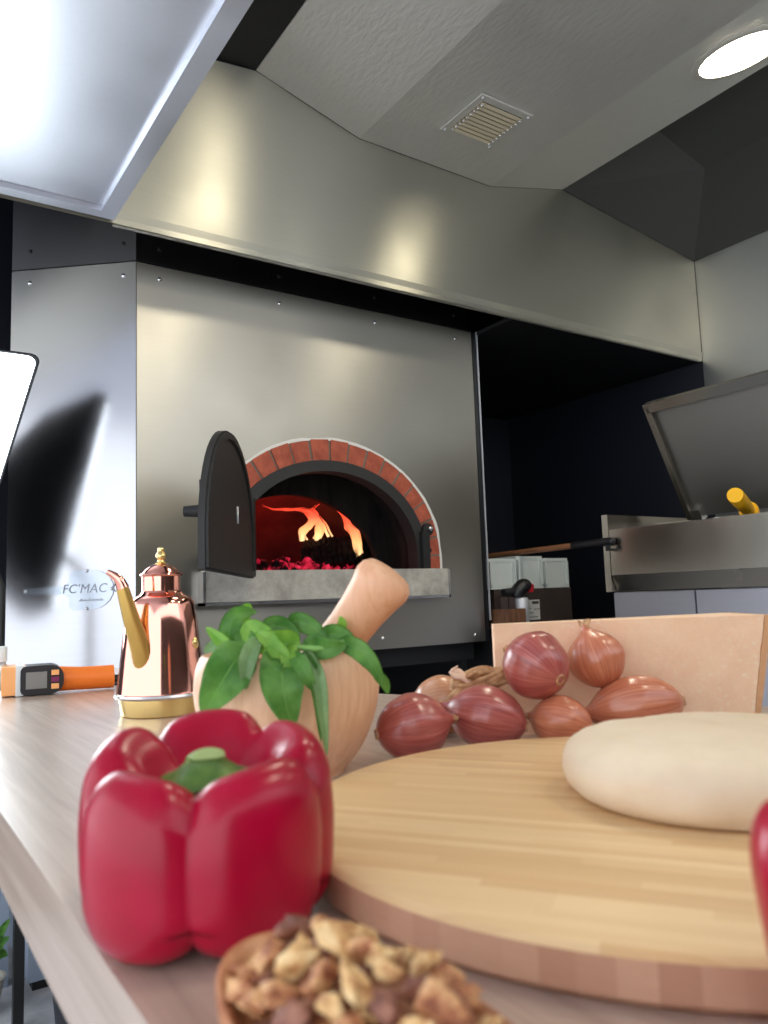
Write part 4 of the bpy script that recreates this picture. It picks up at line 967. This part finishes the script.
bm=bmesh.new(); add_box(bm,1.785,1.868,1.93,1.936,.9,.966); add_box(bm,1.785,1.868,2.004,2.01,.9,.966); add_box(bm,1.785,1.791,1.936,2.004,.9,.966); add_box(bm,1.862,1.868,1.936,2.004,.9,.966); add_box(bm,1.785,1.868,1.93,2.01,.9,.905); bm_obj('caddy_box',bm,M['brownwood'],wbk,bevel=.001,seg=1)
adopt(wbk)
for i,(x,lab) in enumerate(((1.808,'left dark scraper standing in the wooden caddy'),(1.842,'right dark scraper standing in the wooden caddy'))):
    o=box('bench_scraper',x-.014,x+.014,1.966,1.972,.906,1.005,M['brownbag'],None,.003); tag(o,lab,'scraper')
pz=thing('pizza_peel','long wooden handled peel with black grip lying across the white bins','peel',(1.985,1.65,1.17))
pa=Vector((1.985,1.645,1.174)); pb=Vector((2.01,2.62,1.158)); pm=pa+(pb-pa)*.175
tube('grip',[pa,pa+(pb-pa)*.02,pm-(pb-pa)*.01,pm],[.010,.0135,.0125,.0115],M['blackpl'],pz,14); tube('shaft',[pm,pb],.0098,M['stickwood'],pz,14)
lathe('end_knob',[(0,.012),(.008,.010),(.0125,.004),(.0125,-.004),(.008,-.010),(0,-.012)],M['blackpl'],pz,pa,pa-pb,16); adopt(pz)

# ------------------------------------------------------------------ low things under the oven, past the table edge
gb=thing('appliance_box','pale grey appliance with black vent slots under the oven','appliance',(.56,2.5,0))
box('casing',.395,.85,2.36,2.75,.03,.62,M['greybox'],gb,.012); 
bm=bmesh.new()
for i in range(7): add_box(bm,.47+i*.022,.484+i*.022,2.357,2.361,.17,.235)
add_box(bm,.46,.63,2.358,2.3605,.225,.25); bm_obj('vent_slots',bm,M['black'],gb); box('foot',.41,.84,2.38,2.72,0,.03,M['black'],gb); screw((.42,2.36,.38),(0,-1,0),gb,M['whitepl'],.010); adopt(gb)
g2=box('grey_panel',.02,.36,2.45,2.49,.0,.80,M['greybox'],None,.006); tag(g2,'plain blue-grey board standing upright left of the grey appliance','panel')
dbn=thing('rubber_bucket','dark rubber bucket on the floor before the grey appliance','bucket',(.512,2.10,0)); lathe('bucket_body',[(0,0),(.085,0),(.095,.01),(.115,.20),(.12,.205),(.12,.215),(.11,.215),(.09,.015),(0,.012)],M['darkbin'],dbn,(.512,2.10,0)); adopt(dbn)
pt=thing('potted_plant','small green leafy plant in a grey pot low at the left edge','plant',(.30,2.35,0)); lathe('pot',[(0,0),(.035,0),(.05,.08),(.053,.085),(.046,.085),(.04,.07),(0,.07)],M['stone'],pt,(.285,2.33,0))
rp=random.Random(2)
for i in range(12):
    a=rp.uniform(0,6.28); b0=Vector((.285,2.33,.07)); e=b0+Vector((.06*math.cos(a),.06*math.sin(a),rp.uniform(.05,.16))); leaf('leaf',[b0,(b0+e)/2+Vector((0,0,.03)),e],.03,M['leaf'],pt,side=(0.3,-1,.4))
adopt(pt)
adopt(oven)
# lettering on the plaque (after the oven's meshes are in its frame)
Lo=Vector(oven.location)
def text(body,L,z,size,shear=.2,name='lettering'):
    cu=bpy.data.curves.new(name,'FONT'); cu.body=body; cu.size=size; cu.align_x='CENTER'; cu.align_y='CENTER'; cu.extrude=.0003; cu.shear=shear; cu.space_character=1.05
    tmp=bpy.data.objects.new('tmp_text',cu); COL.objects.link(tmp); bpy.context.view_layer.update(); me=bpy.data.meshes.new_from_object(tmp.evaluated_get(bpy.context.evaluated_depsgraph_get())); bpy.data.objects.remove(tmp); bpy.data.curves.remove(cu); me.name=name; me.materials.clear(); me.materials.append(M['etch']); o=bpy.data.objects.new(name,me); COL.objects.link(o); o.parent=pq
    X=-ad; Y=up; Zv=X.cross(Y); Rm=Matrix((X,Y,Zv)).transposed(); o.rotation_euler=Rm.to_euler(); o.location=apt(L,z,.0034)-Lo; return o
text("FC'MAC O",.118,1.068,.033)
bm=bmesh.new(); rq=random.Random(8)
for i in range(15):
    L0_=.150-i*.0044; h=rq.uniform(.004,.008)
    p=[apt(L0_,1.036,.0032),apt(L0_-.0026,1.036+h*.2,.0032),apt(L0_-.0030,1.036+h,.0032),apt(L0_-.0006,1.036+h,.0032)]
    q=[v-an*.0004 for v in p]; a=[bm.verts.new(v-Lo) for v in p]; b=[bm.verts.new(v-Lo) for v in q]; bm.faces.new(a); bm.faces.new(b[::-1])
    for k_ in range(4): bm.faces.new((a[k_],b[k_],b[(k_+1)%4],a[(k_+1)%4]))
bm_obj('small_lettering',bm,M['etch'],pq)

# ------------------------------------------------------------------ light and camera
w=bpy.data.worlds.new('daylight'); S.world=w; w.use_nodes=True; nt=w.node_tree
bg=nt.nodes['Background']; bg.inputs[0].default_value=(.88,.93,1,1); bg.inputs[1].default_value=2.3

cam=bpy.data.cameras.new('camera'); co=bpy.data.objects.new('camera',cam); COL.objects.link(co)
R3=Matrix((_r,_u,-_f)).transposed(); co.matrix_world=Matrix.Translation(CAM)@R3.to_4x4()
cam.sensor_fit='VERTICAL'; cam.sensor_height=36; cam.sensor_width=27; cam.lens=FPX/1024*36; cam.clip_start=.01
cam.dof.use_dof=True; cam.dof.focus_distance=1.35; cam.dof.aperture_fstop=12.0
S.camera=co
S.view_settings.view_transform='Standard'; S.view_settings.look='None'; S.view_settings.gamma=1; S.view_settings.exposure=.3; S.view_settings.use_curve_mapping=False
